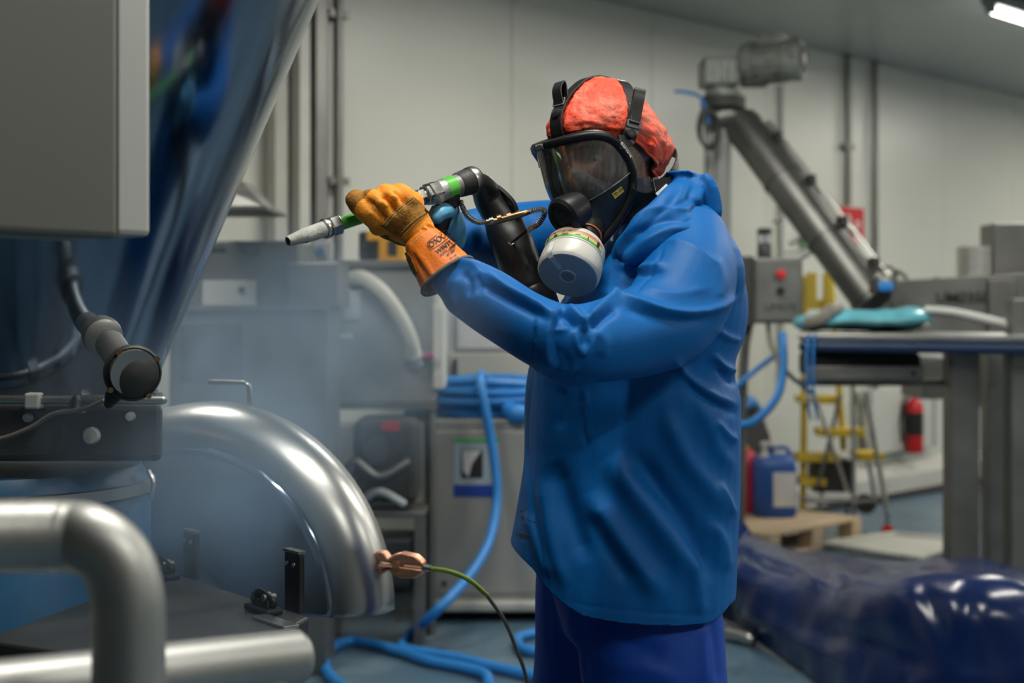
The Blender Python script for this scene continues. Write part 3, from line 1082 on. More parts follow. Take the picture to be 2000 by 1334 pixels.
MB().box((q.x, q.y, q.z - .02), (.1, .1, .3)).build('guide_post', 'steel_dark', t, smooth=0, bevel=.005)
mb = MB()
mb.tube([P(1808, 606, T + .1), P(1870, 612, T), P(1990, 640, T - .25)], .022, 12)
mb.build('guide_rail', 'cabinet_l', t)
for i, xx in enumerate((1580, 1592)):
    mb = MB()
    mb.tube([P(xx, 652, T - .04), P(xx - 4, 700, T - .05), P(xx - 2, 780, T - .04), P(xx + 4, 820, T)], .006, 6)
    tag(mb.build('air_line', 'hose'), 'thin blue air line on the table end, %s one' % ('left' if i == 0 else 'right'), 'hose')
t = thing('plastic_bag', 'teal plastic bag lying flat on the belt table', 'bag')
mb = MB()
mb.tube([P(1570, 630, T + .14), P(1640, 626, T + .16), P(1720, 627, T + .18), P(1785, 622, T + .18), P(1806, 628, T + .18)], [.13, .16, .17, .16, .10], 20, flat=[.040, .050, .050, .056, .030], round_end=True)
me = mb.mesh()
a = co_of(me)
a[:, 2] = np.maximum(a[:, 2], tz + .002)
set_co(me, a)
noise_disp(me, .010, 9, 5)
a = co_of(me)
a[:, 2] = np.maximum(a[:, 2], tz + .002)
set_co(me, a)
mkobj('bag', me, 'teal', t, smooth=60)
mb = MB()
mb.tube([P(1572, 630, T + .02), P(1600, 625, T + .0), P(1622, 606, T + .02), P(1640, 600, T + .1)], .02, 8, flat=.03)
mb.build('gathered_neck', 'cable', t)

# tarpaulin thrown over a low stack
t = thing('tarpaulin', 'glossy navy tarpaulin draped over a low stack on the floor', 'tarpaulin')
rows = [  # photo column, then (row, distance) down the cloth from back to front
    [(1405, 1030, 6.5), (1405, 1062, 6.35), (1405, 1110, 6.1), (1405, 1160, 6.05), (1405, 1206, 6.25)],
    [(1440, 1008, 6.5), (1442, 1050, 6.4), (1440, 1105, 6.0), (1436, 1165, 6.0), (1432, 1218, 6.27)],
    [(1475, 1048, 6.5), (1478, 1068, 6.35), (1484, 1118, 5.9), (1470, 1185, 5.85), (1462, 1240, 6.05)],
    [(1530, 1072, 6.5), (1540, 1078, 6.3), (1560, 1132, 5.72), (1532, 1220, 5.64), (1520, 1278, 5.71)],
    [(1600, 1084, 6.5), (1610, 1092, 6.2), (1628, 1150, 5.42), (1612, 1250, 5.30), (1598, 1336, 5.26)],
    [(1680, 1090, 6.5), (1690, 1103, 6.1), (1700, 1142, 5.10), (1690, 1270, 4.97), (1670, 1385, 4.93)],
    [(1760, 1092, 6.4), (1765, 1112, 5.9), (1770, 1135, 4.88), (1775, 1285, 4.72), (1765, 1430, 4.68)],
    [(1840, 1094, 6.2), (1842, 1108, 5.7), (1850, 1128, 4.78), (1860, 1290, 4.60), (1870, 1450, 4.56)],
    [(1920, 1097, 6.0), (1922, 1106, 5.6), (1930, 1125, 4.72), (1950, 1290, 4.55), (1970, 1460, 4.51)],
    [(2000, 1112, 5.9), (2004, 1120, 5.5), (2010, 1140, 4.70), (2040, 1300, 4.52), (2070, 1460, 4.51)],
    [(2090, 1125, 5.9), (2094, 1140, 5.5), (2100, 1160, 4.70), (2140, 1310, 4.52), (2170, 1460, 4.51)]]
grid = []
for r in rows:
    S = cr_spline([list(P(*q)) for q in r], 29)
    grid.append(S)
grid = np.array(grid)
fine = np.stack([cr_spline(grid[:, j], 81) for j in range(grid.shape[1])], 1)
nu, nv = fine.shape[:2]
me = bpy.data.meshes.new('tarp')
me.from_pydata([tuple(p) for p in fine.reshape(-1, 3)], [], [(i * nv + j, (i + 1) * nv + j, (i + 1) * nv + j + 1, i * nv + j + 1) for i in range(nu - 1) for j in range(nv - 1)])
noise_disp(me, .020, 3.2, 2, 2)
noise_disp(me, .007, 10, 9, 1)
a = co_of(me)
a[:, 2] = np.maximum(a[:, 2], .012)
set_co(me, a)
folds(me, [([(1445, 1075), (1500, 1108), (1560, 1122)], 22, 7, 'r'), ([(1560, 1118), (1600, 1145), (1612, 1156)], 25, 7, 'c'), ([(1605, 1118), (1640, 1130), (1636, 1146)], 20, 8, 'r'),
           ([(1790, 1145), (1840, 1210), (1850, 1235)], 18, 9, 'r'), ([(1900, 1160), (1920, 1210)], 14, 8, 'r'),
           ([(1870, 1290), (1915, 1285), (1890, 1265)], 14, 8, 'r'), ([(1440, 1180), (1560, 1250), (1680, 1300)], 16, 16, 'c'), ([(1600, 1230), (1720, 1260), (1850, 1330)], 14, 14, 'r')], False)
o = mkobj('sheet', me, 'tarp', t, smooth=70)
so = o.modifiers.new('s', 'SOLIDIFY')
so.thickness = .004
MB().box((1.75, 6.0, .09), (1.0, .5, .18)).build('covered_stack', 'gasket', t, smooth=0)
mb = MB()
q = G(1440, 1245)
mb.tube([G(1425, 1252) + V((0, 0, .03)), G(1465, 1262) + V((0, 0, .03))], .03, 10, round_end=True)
tag(mb.build('steel_roller', 'steel'), 'short bright steel tube on the floor beside the trousers', 'tube')

# ------------------------------------------------------------------ background, left-hand side
t = thing('extraction_cabinet', 'grey steel cabinet with a white flexible duct', 'cabinet')
D = 6.05
pbox(MB(), 646, 520, 848, 788, D, D + .33).build('body', 'cabinet_m', t, smooth=0, bevel=.008)
pbox(MB(), 636, 508, 854, 522, D - .03, D + .36).build('top_rim', 'steel_dark', t, smooth=0, bevel=.004)
pbox(MB(), 846, 600, 866, 760, D - .02, D + .3).build('door_frame', 'white_p', t, smooth=0, bevel=.004)
pbox(MB(), 640, 788, 850, 800, D - .02, D + .34).build('bottom_rail', 'steel_dark', t, smooth=0)
for x in (652, 842):
    for dd in (D + .03, D + .3):
        q = P(x, 795, dd)
        MB().cyl(V((q.x, dd, 0)), q, .02, n=10).build('leg', 'steel_dark', t)
slot = MB()
slot.tube([P(686, 556, D - .004), P(686, 622, D - .004)], .012, 16, flat=.038, round_end=True)
slot.build('slot', 'filter_face', t)
MB().lathe([(.052, 0), (.052, .02), (.035, .022)], P(696, 543, D), (0, -1, 0), 20).build('duct_collar', 'gasket', t)
dp = cr_spline([list(P(690, 543, D - .02)), list(P(712, 545, D - .10)), list(P(748, 572, D - .14)), list(P(782, 620, D - .13)), list(P(802, 665, D - .10)), list(P(808, 694, D - .06))], 60)
rr = [.031 + (.002 if i % 2 else -.001) for i in range(60)]
MB().tube([V(p) for p in dp], rr, 16, k=60).build('flexible_duct', 'duct', t)
MB().cyl(P(808, 690, D - .07), P(812, 708, D - .03), .036, n=18).build('duct_end', 'filter_face', t)
MB().tube([P(815, 700, D - .06), P(842, 694, D - .06)], .014, 10, round_end=True).build('tap', 'pink', t)
for x, y in ((634, 543), (636, 571)):
    MB().cyl(P(x + 20, y, D - .02), P(x + 20, y, D), .022, n=14).build('lamp_button', 'white_p', t)
MB().box(P(675, 656, D - .004), (.06, .006, .02)).build('name_plate', 'white_p', t, smooth=0)

t = thing('power_tool_case', 'yellow and black tool case on the grey cabinet', 'tool case')
D2 = 6.12
pbox(MB(), 738, 447, 792, 514, D2, D2 + .13).build('body', 'yellow_case', t, smooth=0, bevel=.012)
pbox(MB(), 700, 452, 738, 508, D2 + .01, D2 + .12).build('head', 'black', t, smooth=0, bevel=.012)
pbox(MB(), 757, 470, 775, 500, D2 - .006, D2).build('grip_recess', 'gasket', t, smooth=0, bevel=.003)
pbox(MB(), 716, 450, 740, 470, D2 - .004, D2 + .05).build('latch', 'yellow_case', t, smooth=0, bevel=.004)
for y in (478, 496):
    MB().cyl(P(711, y, D2 - .012), P(711, y, D2 + .01), .018, n=14).build('dial', 'gasket', t)
t = thing('air_regulator', 'small regulator with a blue knob beside the clamped pipe', 'regulator')
q = P(630, 492, 6.12)
MB().box(q, (.09, .07, .09)).build('housing', 'cabinet_l', t, smooth=0, bevel=.01)
MB().lathe([(.02, 0), (.022, .03), (.001, .034)], q + V((-.005, -.035, .0)), (0, -1, 0), 16).build('knob', 'bluedrum', t)

# grey process machine in the haze
t = thing('process_machine', 'grey boxy process machine standing in the haze', 'machine')
D = 5.35
pbox(MB(), 330, 596, 640, 1010, D, D + .4).build('body', 'plate_g', t, smooth=0, bevel=.01)
pbox(MB(), 300, 470, 585, 596, D + .10, D + .4).build('upper_deck', 'steel_dark', t, smooth=0, bevel=.008)
pbox(MB(), 560, 512, 660, 600, D + .02, D + .4).build('corner_block', 'steel_dark', t, smooth=0, bevel=.006)
pbox(MB(), 300, 596, 640, 606, D - .02, D + .02).build('ledge', 'steel_dark', t, smooth=0)
pbox(MB(), 352, 632, 472, 745, D - .006, D).build('window', 'gasket', t, smooth=0, bevel=.004)
pbox(MB(), 395, 548, 500, 598, D + .085, D + .1).build('panel', 'cabinet_l', t, smooth=0, bevel=.003)
pbox(MB(), 395, 484, 440, 490, D + .09, D + .1).build('vent', 'gasket', t, smooth=0)
for x, y in ((472, 566), (480, 490), (500, 492)):
    MB().cyl(P(x, y, D + .07), P(x, y, D + .1), .012, n=12).build('screw', 'gasket', t)
for x in (345, 625):
    q = P(x, 1005, D + .2)
    MB().box((q.x, q.y, q.z / 2), (.08, .3, q.z)).build('leg', 'steel_dark', t, smooth=0)
t = thing('extract_hood', 'small sloping steel hood past the hopper edge', 'hood')
D = 5.0
hd = [P(380, 404, D), P(516, 404, D), P(470, 352, D + .1), P(380, 340, D + .1)]
MB().prism(hd, (0, .3, 0)).build('canopy', 'steel', t, smooth=0, bevel=.004)
pbox(MB(), 378, 402, 520, 409, D - .02, D + .42).build('lip', 'steel_dark', t, smooth=0)
MB().cyl(P(400, 345, D + .25), V((P(400, 345, D + .25).x, D + .25, CEIL)), .06, n=20).build('flue', 'steel', t)

# dark pump unit below the cabinet
t = thing('pump_unit', 'dark pump unit on the floor below the grey cabinet', 'pump')
D = 5.85
pbox(MB(), 690, 820, 815, 985, D, D + .3).build('motor_housing', 'gasket', t, smooth=0, bevel=.03)
pbox(MB(), 650, 830, 690, 940, D + .05, D + .2).build('side_panel', 'cabinet_l', t, smooth=0, bevel=.006)
pbox(MB(), 640, 1000, 830, 1012, D - .02, D + .3).build('shelf', 'steel_dark', t, smooth=0, bevel=.004)
pbox(MB(), 745, 824, 780, 842, D - .01, D).build('red_plate', 'red', t, smooth=0)
MB().tube([P(655, 950, D - .02), P(690, 900, D - .05), P(740, 930, D - .06), P(800, 900, D - .04)], .014, 8).build('pipe', 'steel_dark', t)
MB().tube([P(700, 985, D - .02), P(740, 960, D - .06), P(790, 985, D - .03)], .016, 8).build('pipe', 'filter_face', t)
MB().cyl(P(735, 880, D - .03), P(735, 880, D + .02), .055, n=24).build('fan_cover', 'plate', t)
for x in (650, 822):
    q = P(x, 1000, D + .12)
    MB().box((q.x, q.y, q.z / 2), (.035, .3, q.z)).build('leg', 'steel_dark', t, smooth=0)
pbox(MB(), 660, 1050, 810, 1150, D + .02, D + .25).build('sump', 'plate', t, smooth=0, bevel=.02)

# pale cabinet behind the cart
t = thing('white_cabinet', 'pale locker with a dark handle behind the blue hoses', 'cabinet')
D = 6.85
pbox(MB(), 868, 590, 1080, 1130, D, D + .25).build('body', 'white_p', t, smooth=0, bevel=.006)
pbox(MB(), 874, 690, 1076, 1120, D - .02, D).build('door', 'offwhite', t, smooth=0, bevel=.004)
MB().tube([P(889, 705, D - .03), P(889, 738, D - .03)], .012, 10, round_end=True).build('handle', 'gasket', t)
pbox(MB(), 890, 600, 1070, 684, D - .012, D).build('notice_frame', 'cabinet_l', t, smooth=0)
pbox(MB(), 894, 604, 1066, 680, D - .016, D - .012).build('notice', 'white_l', t, smooth=0)
for x in (878, 1072):
    q = P(x, 1130, D + .12)
    MB().box((q.x, q.y, q.z / 2), (.04, .2, q.z)).build('leg', 'steel_dark', t, smooth=0)

# steel hose cart
t = thing('hose_cart', 'steel wheeled cart with a small poster on its front', 'cart')
D = 6.35
pbox(MB(), 826, 818, 1075, 1180, D, D + .42).build('body', 'cart', t, smooth=0, bevel=.012)
pbox(MB(), 843, 842, 1060, 1160, D - .012, D).build('front_panel', 'cart', t, smooth=0, bevel=.006)
pbox(MB(), 806, 1176, 1090, 1196, D - .05, D + .46).build('base_tray', 'cabinet_l', t, smooth=0, bevel=.012)
for sx in (0, 1):
    x = 828 if sx == 0 else 1070
    MB().tube([P(x, 820, D + .02), P(x, 765, D + .02), P(x + 8, 756, D + .05), P(x + 8, 756, D + .38), P(x, 765, D + .4), P(x, 820, D + .4)], .012, 10).build('hose_rack', 'steel_dark', t)
po = pbox(MB(), 886, 856, 976, 970, D - .016, D - .012).build('poster', 'poster_g', t, smooth=0)
pbox(MB(), 886, 856, 976, 864, D - .018, D - .016).build('poster_green_bar', 'green_l', po, smooth=0)
pbox(MB(), 901, 878, 943, 934, D - .018, D - .016).build('poster_picture', 'ink', po, smooth=0)
pm = MB()
pm.prism([P(903, 880, D - .0185), P(940, 880, D - .0185), P(922, 905, D - .0185), P(915, 932, D - .0185), P(905, 920, D - .0185)], (0, -.0008, 0))
pm.build('poster_highlight', 'white_l', po, smooth=0)
pbox(MB(), 886, 947, 976, 970, D - .018, D - .016).build('poster_blue_bar', 'poster_b', po, smooth=0)
MB().cyl(P(868, 1140, D - .03), P(868, 1140, D - .01), .012, n=12).build('lock', 'gasket', t)
for x in (850, 1060):
    for dd in (D + .05, D + .36):
        q = P(x, 1196, dd)
        MB().cyl(V((q.x - .02, dd, .05)), V((q.x + .02, dd, .05)), .05, n=20).build('caster', 'gasket', t)
        MB().box((q.x, dd, .085), (.05, .06, .05)).build('caster_fork', 'steel_dark', t, smooth=0)
pbox(MB(), 870, 1196, 1050, 1212, D + .1, D + .3).build('axle_box', 'gasket', t, smooth=0)

# blue hose: coil on the cart, drop and floor run are one length
t = thing('blast_hose', 'long blue hose coiled on the cart and trailing over the floor', 'hose')
mb = MB()
ctop = Z_(815, D + .2)
rnd = random.Random(4)
for i in range(9):
    rx, ry = .36 + rnd.uniform(-.05, .03), .17 + rnd.uniform(-.03, .03)
    cx, cz = X_(935, D) + rnd.uniform(-.03, .03), ctop + .03 + .026 * (i % 6) + (0.0 if i < 6 else .012)
    ph = rnd.uniform(0, 6)
    ring = []
    for a in np.linspace(0, 2 * math.pi, 29)[:-1]:
        x = cx + rx * math.cos(a)
        zz = cz + .012 * math.sin(2 * a + ph)
        if x < X_(822, D):
            zz -= (X_(822, D) - x) * (1.3 + .6 * (i % 3))
        ring.append(V((x, D + .2 + ry * math.sin(a), max(zz, .2))))
    ring.append(ring[0])
    mb.tube(ring, .021, 8, k=57, caps=False)
mb.build('coil', 'hose', t)
dr = [P(1000, 775, D + .2), P(962, 752, D + .12), P(940, 732, D), P(938, 748, D - .08), P(948, 800, D - .10), P(961, 870, D - .10), P(970, 940, D - .12), P(968, 1000, D - .16), P(952, 1066, D - .28), P(914, 1128, D - .45), P(852, 1194, D - .62)]
fl = [G(800, 1240, .024), G(784, 1262, .024), G(812, 1272, .024), G(886, 1284, .024), G(960, 1302, .024), G(1033, 1318, .024), G(1100, 1340, .024)]
MB().tube(dr + fl, .0215, 10).build('drop_and_floor_run', 'hose', t)
lp = [G(1010, 1375, .024), G(960, 1345, .024), G(948, 1318, .024), G(905, 1304, .024), G(834, 1290, .024), G(777, 1271, .024), G(724, 1257, .024), G(682, 1252, .024), G(648, 1266, .024), G(635, 1294, .024), G(646, 1322, .024), G(690, 1352, .024), G(760, 1370, .024)]
MB().tube(lp, .021, 10).build('floor_loop', 'hose', t)
lq = [G(1120, 1225, .024), G(1060, 1234, .024), G(1012, 1246, .024), G(1020, 1266, .024), G(1060, 1274, .024), G(1130, 1272, .024)]
MB().tube(lq, .021, 10).build('floor_loop', 'hose', t)
MB().tube([P(994, 800, D - .02), P(1010, 808, D - .04), P(1040, 806, D - .05)], [.035, .045, .03], 14, round_end=True).build('hose_end_sleeve', 'hose', t)

# ------------------------------------------------------------------ foreground, left-hand side
# conical hopper
t = thing('steel_hopper', 'large polished steel hopper cone at the left', 'hopper')
ax = V((X_(60, 2.9), 2.9, 0))
zb, zt = Z_(785, 2.9), 2.35
r_at = lambda z: .574 + (z - Z_(0, 2.9)) * (.574 - .287) / (Z_(0, 2.9) - Z_(660, 2.9))
MB().lathe([(r_at(zb), zb), (r_at(1.6), 1.6), (r_at(2.0), 2.0), (r_at(zt), zt), (r_at(zt), 2.75), (r_at(zt) - .03, 2.75)], ax, (0, 0, 1), 96, caps=False).build('cone', 'hopper', t, smooth=30)
MB().lathe([(r_at(zb) - .01, zb - .015), (r_at(zb) + .035, zb - .015), (r_at(zb) + .035, zb + .006), (r_at(zb) - .01, zb + .006)], ax, (0, 0, 1), 64).build('outlet_flange', 'steel', t, smooth=30)
for i in range(14):
    a = 2 * math.pi * i / 14 + .1
    MB().lathe([(.011, 0), (.011, .012), (.001, .013)], ax + V(((r_at(zb) + .02) * math.cos(a), (r_at(zb) + .02) * math.sin(a), zb + .006)), (0, 0, 1), 8).build('flange_bolt', 'steel_dark', t)
for a in (0.4, 2.5, 4.2):
    q = ax + V((math.cos(a) * (r_at(2.3) - .02), math.sin(a) * (r_at(2.3) - .02), 0))
    if a != 4.2:
        MB().cyl(V((q.x, q.y, 2.2)), V((q.x, q.y, CEIL)), .02, n=12).build('hanger', 'steel_dark', t)
# sample valve on the cone
vb = P(165, 622, 2.72)
MB().tube([P(150, 610, 2.75), P(180, 640, 2.62), P(205, 655, 2.54)], [.020, .022, .022], 20).build('valve_stub', 'steel', t)
MB().lathe([(.024, 0), (.034, .004), (.036, .02), (.034, .036), (.026, .040)], P(195, 650, 2.57), (P(222, 682, 2.47) - P(195, 650, 2.57)), 24).build('valve_union', 'steel_blast', t)
MB().tube([P(215, 672, 2.50), P(235, 700, 2.44), P(262, 728, 2.38)], [.026, .027, .040], 24).build('valve_body', 'steel_blast', t)
cd = V((.40, -.9, -.16)).normalized()
cc = P(258, 727, 2.40)
MB().lathe([(.036, -.03), (.045, -.012), (.048, 0), (.048, .010), (.045, .014), (.044, .012), (.036, .020), (.020, .026), (.001, .028)], cc, cd, 36).build('valve_cover', 'plate', t, smooth=30)
xx, yy = perp(cd)
for i in range(4):
    a = i * math.pi / 2 + .6
    MB().cyl(cc + cd * .014 + (xx * math.cos(a) + yy * math.sin(a)) * .0455, cc + cd * .020 + (xx * math.cos(a) + yy * math.sin(a)) * .0455, .005, n=8).build('screw', 'brass', t)
MB().tube([P(235, 755, 2.42), P(222, 772, 2.42), P(213, 788, 2.43)], [.012, .014, .009], 10, round_end=True).build('valve_lever', 'black_d', t)

# cabinet hung in front of the hopper
t = thing('wall_cabinet', 'blurred grey control cabinet hanging at the top left', 'cabinet')
b1, b0 = P(232, 466, 1.80), P(0, 446, 1.66)
e = V((b1.x - b0.x, b1.y - b0.y, 0)).normalized()
nb = V((-e.y, e.x, 0))                                 # away from the camera side
zlo = b1.z
Hc = 1.0
RC = Matrix((e, nb, V((0, 0, 1)))).transposed()
Wc = .62
dc = b1 - e * (Wc / 2)
MB().box(V((dc.x, dc.y, zlo + Hc / 2)) + nb * .012, (Wc, .024, Hc), RC).build('door', 'cabinet', t, smooth=0, bevel=.008)
MB().box(V((dc.x, dc.y, zlo + Hc / 2)) + nb * .030 + e * .010, (Wc + .02, .012, Hc - .006), RC).build('door_gasket', 'gasket', t, smooth=0)
cr0 = P(296, 458, 1.885)
cw = Wc + .08
cb_ = V((cr0.x, cr0.y, 0)) - e * (cw / 2) + nb * .10
MB().box(V((cb_.x, cb_.y, zlo + Hc / 2 + .006)), (cw, .20, Hc), RC).build('case', 'cabinet_l', t, smooth=0, bevel=.008)
for zz in (.2, .8):
    MB().cyl(V((dc.x, dc.y, zlo + zz)) - e * (Wc / 2) + nb * .03, V((dc.x, dc.y, zlo + zz + .06)) - e * (Wc / 2) + nb * .03, .012, n=10).build('hinge', 'steel', t)
MB().box(V((dc.x, dc.y, zlo + Hc + .29)) + nb * .16, (.08, .08, .62), RC).build('hanging_post', 'steel_dark', t, smooth=0, bevel=.004)

# outlet gate below the hopper
t = thing('outlet_gate', 'dark outlet gate bolted below the hopper', 'gate valve')
D = 2.62
z0_, z1_ = Z_(902, D), Z_(789, D)
MB().prism([V((X_(-260, D), D, z0_)), V((X_(318, D), D, z0_)), V((X_(300, D + .42), D + .42, z0_)), V((X_(-260, D), D + .42, z0_))], (0, 0, z1_ - z0_)).build('gate_body', 'plate', t, smooth=0, bevel=.012)
MB().tube([P(-200, 779, D - .012), P(318, 781, D - .012)], .0085, 12, round_end=True).build('top_rod', 'steel', t)
pbox(MB(), 46, 768, 76, 800, D - .03, D + .0).build('rod_bracket', 'cabinet_l', t, smooth=0, bevel=.004)
for x, y, r in ((180, 851, .0165), (256, 813, .009), (56, 815, .009)):
    MB().lathe([(r, 0), (r, .008), (r * .8, .012), (.001, .013)], P(x, y, D), (0, -1, 0), 20).build('round_button', 'cabinet_l', t)
MB().lathe([(.018, 0), (.012, .02), (.005, .032)], P(149, 806, D - .02), (0, 0, 1), 8).build('cable_gland', 'black', t)
MB().tube([P(-60, 858, D - .03), P(0, 857, D - .03), P(60, 835, D - .03), P(105, 808, D - .035), P(160, 800, D - .04), P(205, 782, D - .06)], .0045, 8).build('signal_cable', 'cable', t)

# blue drum below the gate
t = thing('blue_drum', 'blue plastic drum with grey clamp band under the gate', 'drum')
dc = V((-1.02, 2.86, 0))
MB().lathe([(.27, 0.0), (.285, .02), (.285, .35), (.292, .37), (.285, .39), (.285, .70), (.292, .72), (.285, .74), (.285, 1.05), (.265, 1.082), (.001, 1.084)], dc, (0, 0, 1), 56).build('body', 'bluedrum', t, smooth=50)
MB().lathe([(.286, 1.028), (.294, 1.03), (.294, 1.052), (.286, 1.054)], dc, (0, 0, 1), 56, caps=False).build('clamp_band', 'steel_blast', t)
q = P(290, 930, 2.84)
MB().tube([q + V((0, 0, .01)), q + V((.012, -.01, -.01)), q + V((.008, -.012, -.04))], .005, 8, round_end=True).build('band_lever', 'steel', t)

# arched steel housing, rounded shoulder bright, dark reflection on the face put into a darker steel colour
t = thing('arched_housing', 'arched stainless housing with rounded shoulder wrapped in vapour', 'housing')
yaw = math.radians(20)
ah, aa = V((math.cos(yaw), -math.sin(yaw), 0)), V((math.sin(yaw), math.cos(yaw), 0))
AR, FI = .445, .09
zA = .736
AC = V((X_(412, 3.25), 3.25, zA))
secs = []
for i in range(17):
    q = math.pi / 2 * i / 16
    secs.append((AR - FI + FI * math.sin(q), -FI * math.cos(q)))
secs += [(AR, .03), (AR - .02, .05)]
NAr = 72


def arch_mesh(secs, nm):
    RG = []
    for r_, off_ in secs:
        RG.append([AC + aa * off_ + ah * (r_ * math.cos(q)) + V((0, 0, r_ * math.sin(q))) for q in np.linspace(0, math.pi, NAr)])
    m_ = bpy.data.meshes.new(nm)
    m_.from_pydata([tuple(p) for r_ in RG for p in r_], [], [(j * NAr + i, j * NAr + i + 1, (j + 1) * NAr + i + 1, (j + 1) * NAr + i) for j in range(len(RG) - 1) for i in range(NAr - 1)])
    return m_


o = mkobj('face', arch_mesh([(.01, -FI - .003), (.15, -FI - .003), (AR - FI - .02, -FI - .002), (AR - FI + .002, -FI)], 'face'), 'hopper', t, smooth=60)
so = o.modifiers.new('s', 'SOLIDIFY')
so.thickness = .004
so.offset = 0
m_ = arch_mesh(secs, 'shell')
o = mkobj('shell', m_, 'dome', t, smooth=60)
so = o.modifiers.new('s', 'SOLIDIFY')
so.thickness = .004
so.offset = 0
MB().prism([AC - ah * (AR - .01) - aa * (FI - .03), AC + ah * (AR - .01) - aa * (FI * .2), AC + ah * (AR - .01) + aa * .04, AC - ah * (AR - .01) + aa * .04], (0, 0, .004)).build('base_sheet', 'gasket', t, smooth=0)
ha = P(487, 822, 3.27)
MB().tube([ha - V((0, 0, .02)), P(487, 765, 3.27), P(480, 750, 3.27), P(465, 748, 3.28), P(411, 746, 3.33)], .0065, 10, round_end=True).build('grab_handle', 'steel', t)
MB().box((-.95, 3.45, zA / 2), (.30, .22, zA - .002)).build('pedestal', 'plate', t, smooth=0, bevel=.01)

# dark machine base with toggle clamps
t = thing('machine_base', 'black machine base plate with toggle clamps', 'machine')
zp = .862
far0, far1 = V((-.70, 2.90, 0)), V((-.352, 2.47, 0))
near1, near0 = V((-.45, 2.10, 0)), V((-.86, 2.30, 0))
MB().prism([V((p.x, p.y, zp - .03)) for p in (near0, near1, far1, far0)], (0, 0, .03)).build('top_plate', 'plate', t, smooth=0, bevel=.005)
ins = [p.lerp((far0 + near1) / 2, .06) for p in (near0, near1, far1, far0)]
MB().prism([V((p.x, p.y, .0)) for p in ins], (0, 0, zp - .031)).build('skirt', 'plate', t, smooth=0, bevel=.005)
ed = (far1 - far0).normalized()
RE = Matrix((ed, V((-ed.y, ed.x, 0)), V((0, 0, 1)))).transposed()
for (x, y, dd, hgt) in ((575, 1186, 2.52, .105), (374, 1134, 2.84, .09)):
    q = P(x, y, dd)
    q.z = zp
    cl = MB()
    cl.box(q + V((0, 0, hgt / 2 - .002)), (.052, .012, hgt), RE)
    cl.build('clamp_post', 'black', t, smooth=0, bevel=.003)
    MB().box(q + V((0, 0, hgt + .001)), (.054, .016, .005), RE).build('post_cap', 'steel_dark', t, smooth=0)
    for s_ in (-.012, .012):
        MB().cyl(q + RE @ V((s_, -.007, hgt * .8)), q + RE @ V((s_, -.010, hgt * .8)), .004, n=10).build('post_screw', 'steel', t)
    b = q + RE @ V((-.022, -.05, .008))
    tg = MB()
    tg.box(b + V((0, 0, -.001)), (.085, .034, .012), RE)
    tg.box(b + RE @ V((.005, 0, .012)), (.055, .022, .016), RE)
    tg.build('toggle_base', 'black_s', t, smooth=0, bevel=.004)
    MB().tube([b + RE @ V((-.035, 0, .012)), b + RE @ V((0, -.006, .026)), b + RE @ V((.036, 0, .016))], [.006, .008, .006], 10, flat=[.009, .010, .007], round_end=True).build('toggle_lever', 'black_s', t)
    for s_ in (-.014, .002, .02):
        MB().cyl(b + RE @ V((s_, -.012, .022)), b + RE @ V((s_, .012, .022)), .0065, n=12).build('toggle_pin', 'steel_dark', t)
q = P(560, 1198, 2.42)
MB().box(V((q.x - .02, q.y, zp + .003)), (.11, .03, .006), RE).build('steel_strip', 'steel', t, smooth=0, bevel=.001)

# tubular frame in the foreground
t = thing('tube_frame', 'blurred stainless tube frame in the lower left foreground', 'frame')
d0 = 1.5
MB().tube([P(-640, 1420, 1.32), P(-640, 1200, 1.32), P(-630, 1110, 1.325), P(-590, 1062, 1.335), P(-500, 1048, 1.35), P(-100, 1048, 1.45), P(110, 1046, d0), P(178, 1056, d0), P(226, 1096, d0), P(248, 1160, d0), P(251, 1240, d0), P(251, 1420, d0)], .0382, 36, k=90).build('bent_tube', 'steel_blast', t)
MB().tube([P(116, 1046, d0), P(121, 1046.5, d0)], .0388, 36, k=2).build('weld_seam', 'steel', t)
r0, r1 = P(-420, 1400, 1.42), P(572, 1284, 1.86)
MB().tube([r0, r0.lerp(r1, .5), r1], .0365, 36, k=8).build('lower_rail', 'steel_blast', t)
MB().lathe([(.0365, 0), (.036, .006), (.031, .013), (.020, .018), (.001, .020)], r1, (r1 - r0), 36).build('end_cap', 'steel_blast', t)
q = P(251, 1420, d0)
MB().cyl(V((q.x, q.y, .02)), q, .0375, n=24).build('leg', 'steel_blast', t)
MB().cyl(V((q.x, q.y, 0)), V((q.x, q.y, .02)), .06, n=24).build('foot', 'black', t)
ql = P(-640, 1420, 1.32)
MB().cyl(V((ql.x, ql.y, .02)), ql, .0375, n=24).build('leg', 'steel_blast', t)
MB().cyl(V((ql.x, ql.y, 0)), V((ql.x, ql.y, .02)), .06, n=24).build('foot', 'black', t)
MB().lathe([(.0365, 0), (.036, .006), (.031, .013), (.020, .018), (.001, .020)], r0, (r0 - r1), 36).build('end_cap', 'steel_blast', t)
q2 = r0.lerp(r1, .93)
MB().cyl(V((q2.x, q2.y, .02)), q2, .03, n=24).build('leg', 'steel_blast', t)
MB().cyl(V((q2.x, q2.y, 0)), V((q2.x, q2.y, .02)), .05, n=24).build('foot', 'black', t)

# copper earthing clamp and its cable
t = thing('earth_clamp', 'copper earthing clamp gripping the arched housing edge', 'clamp')
c0, c1 = P(735, 1096, 3.10), P(846, 1110, 3.06)
du = (c1 - c0).normalized()
upc = V((0, 0, 1))
upc = (upc - du * upc.dot(du)).normalized()
sdc = du.cross(upc)


def CL(a, b, s_=0):
    return c0 + du * a + upc * b + sdc * s_


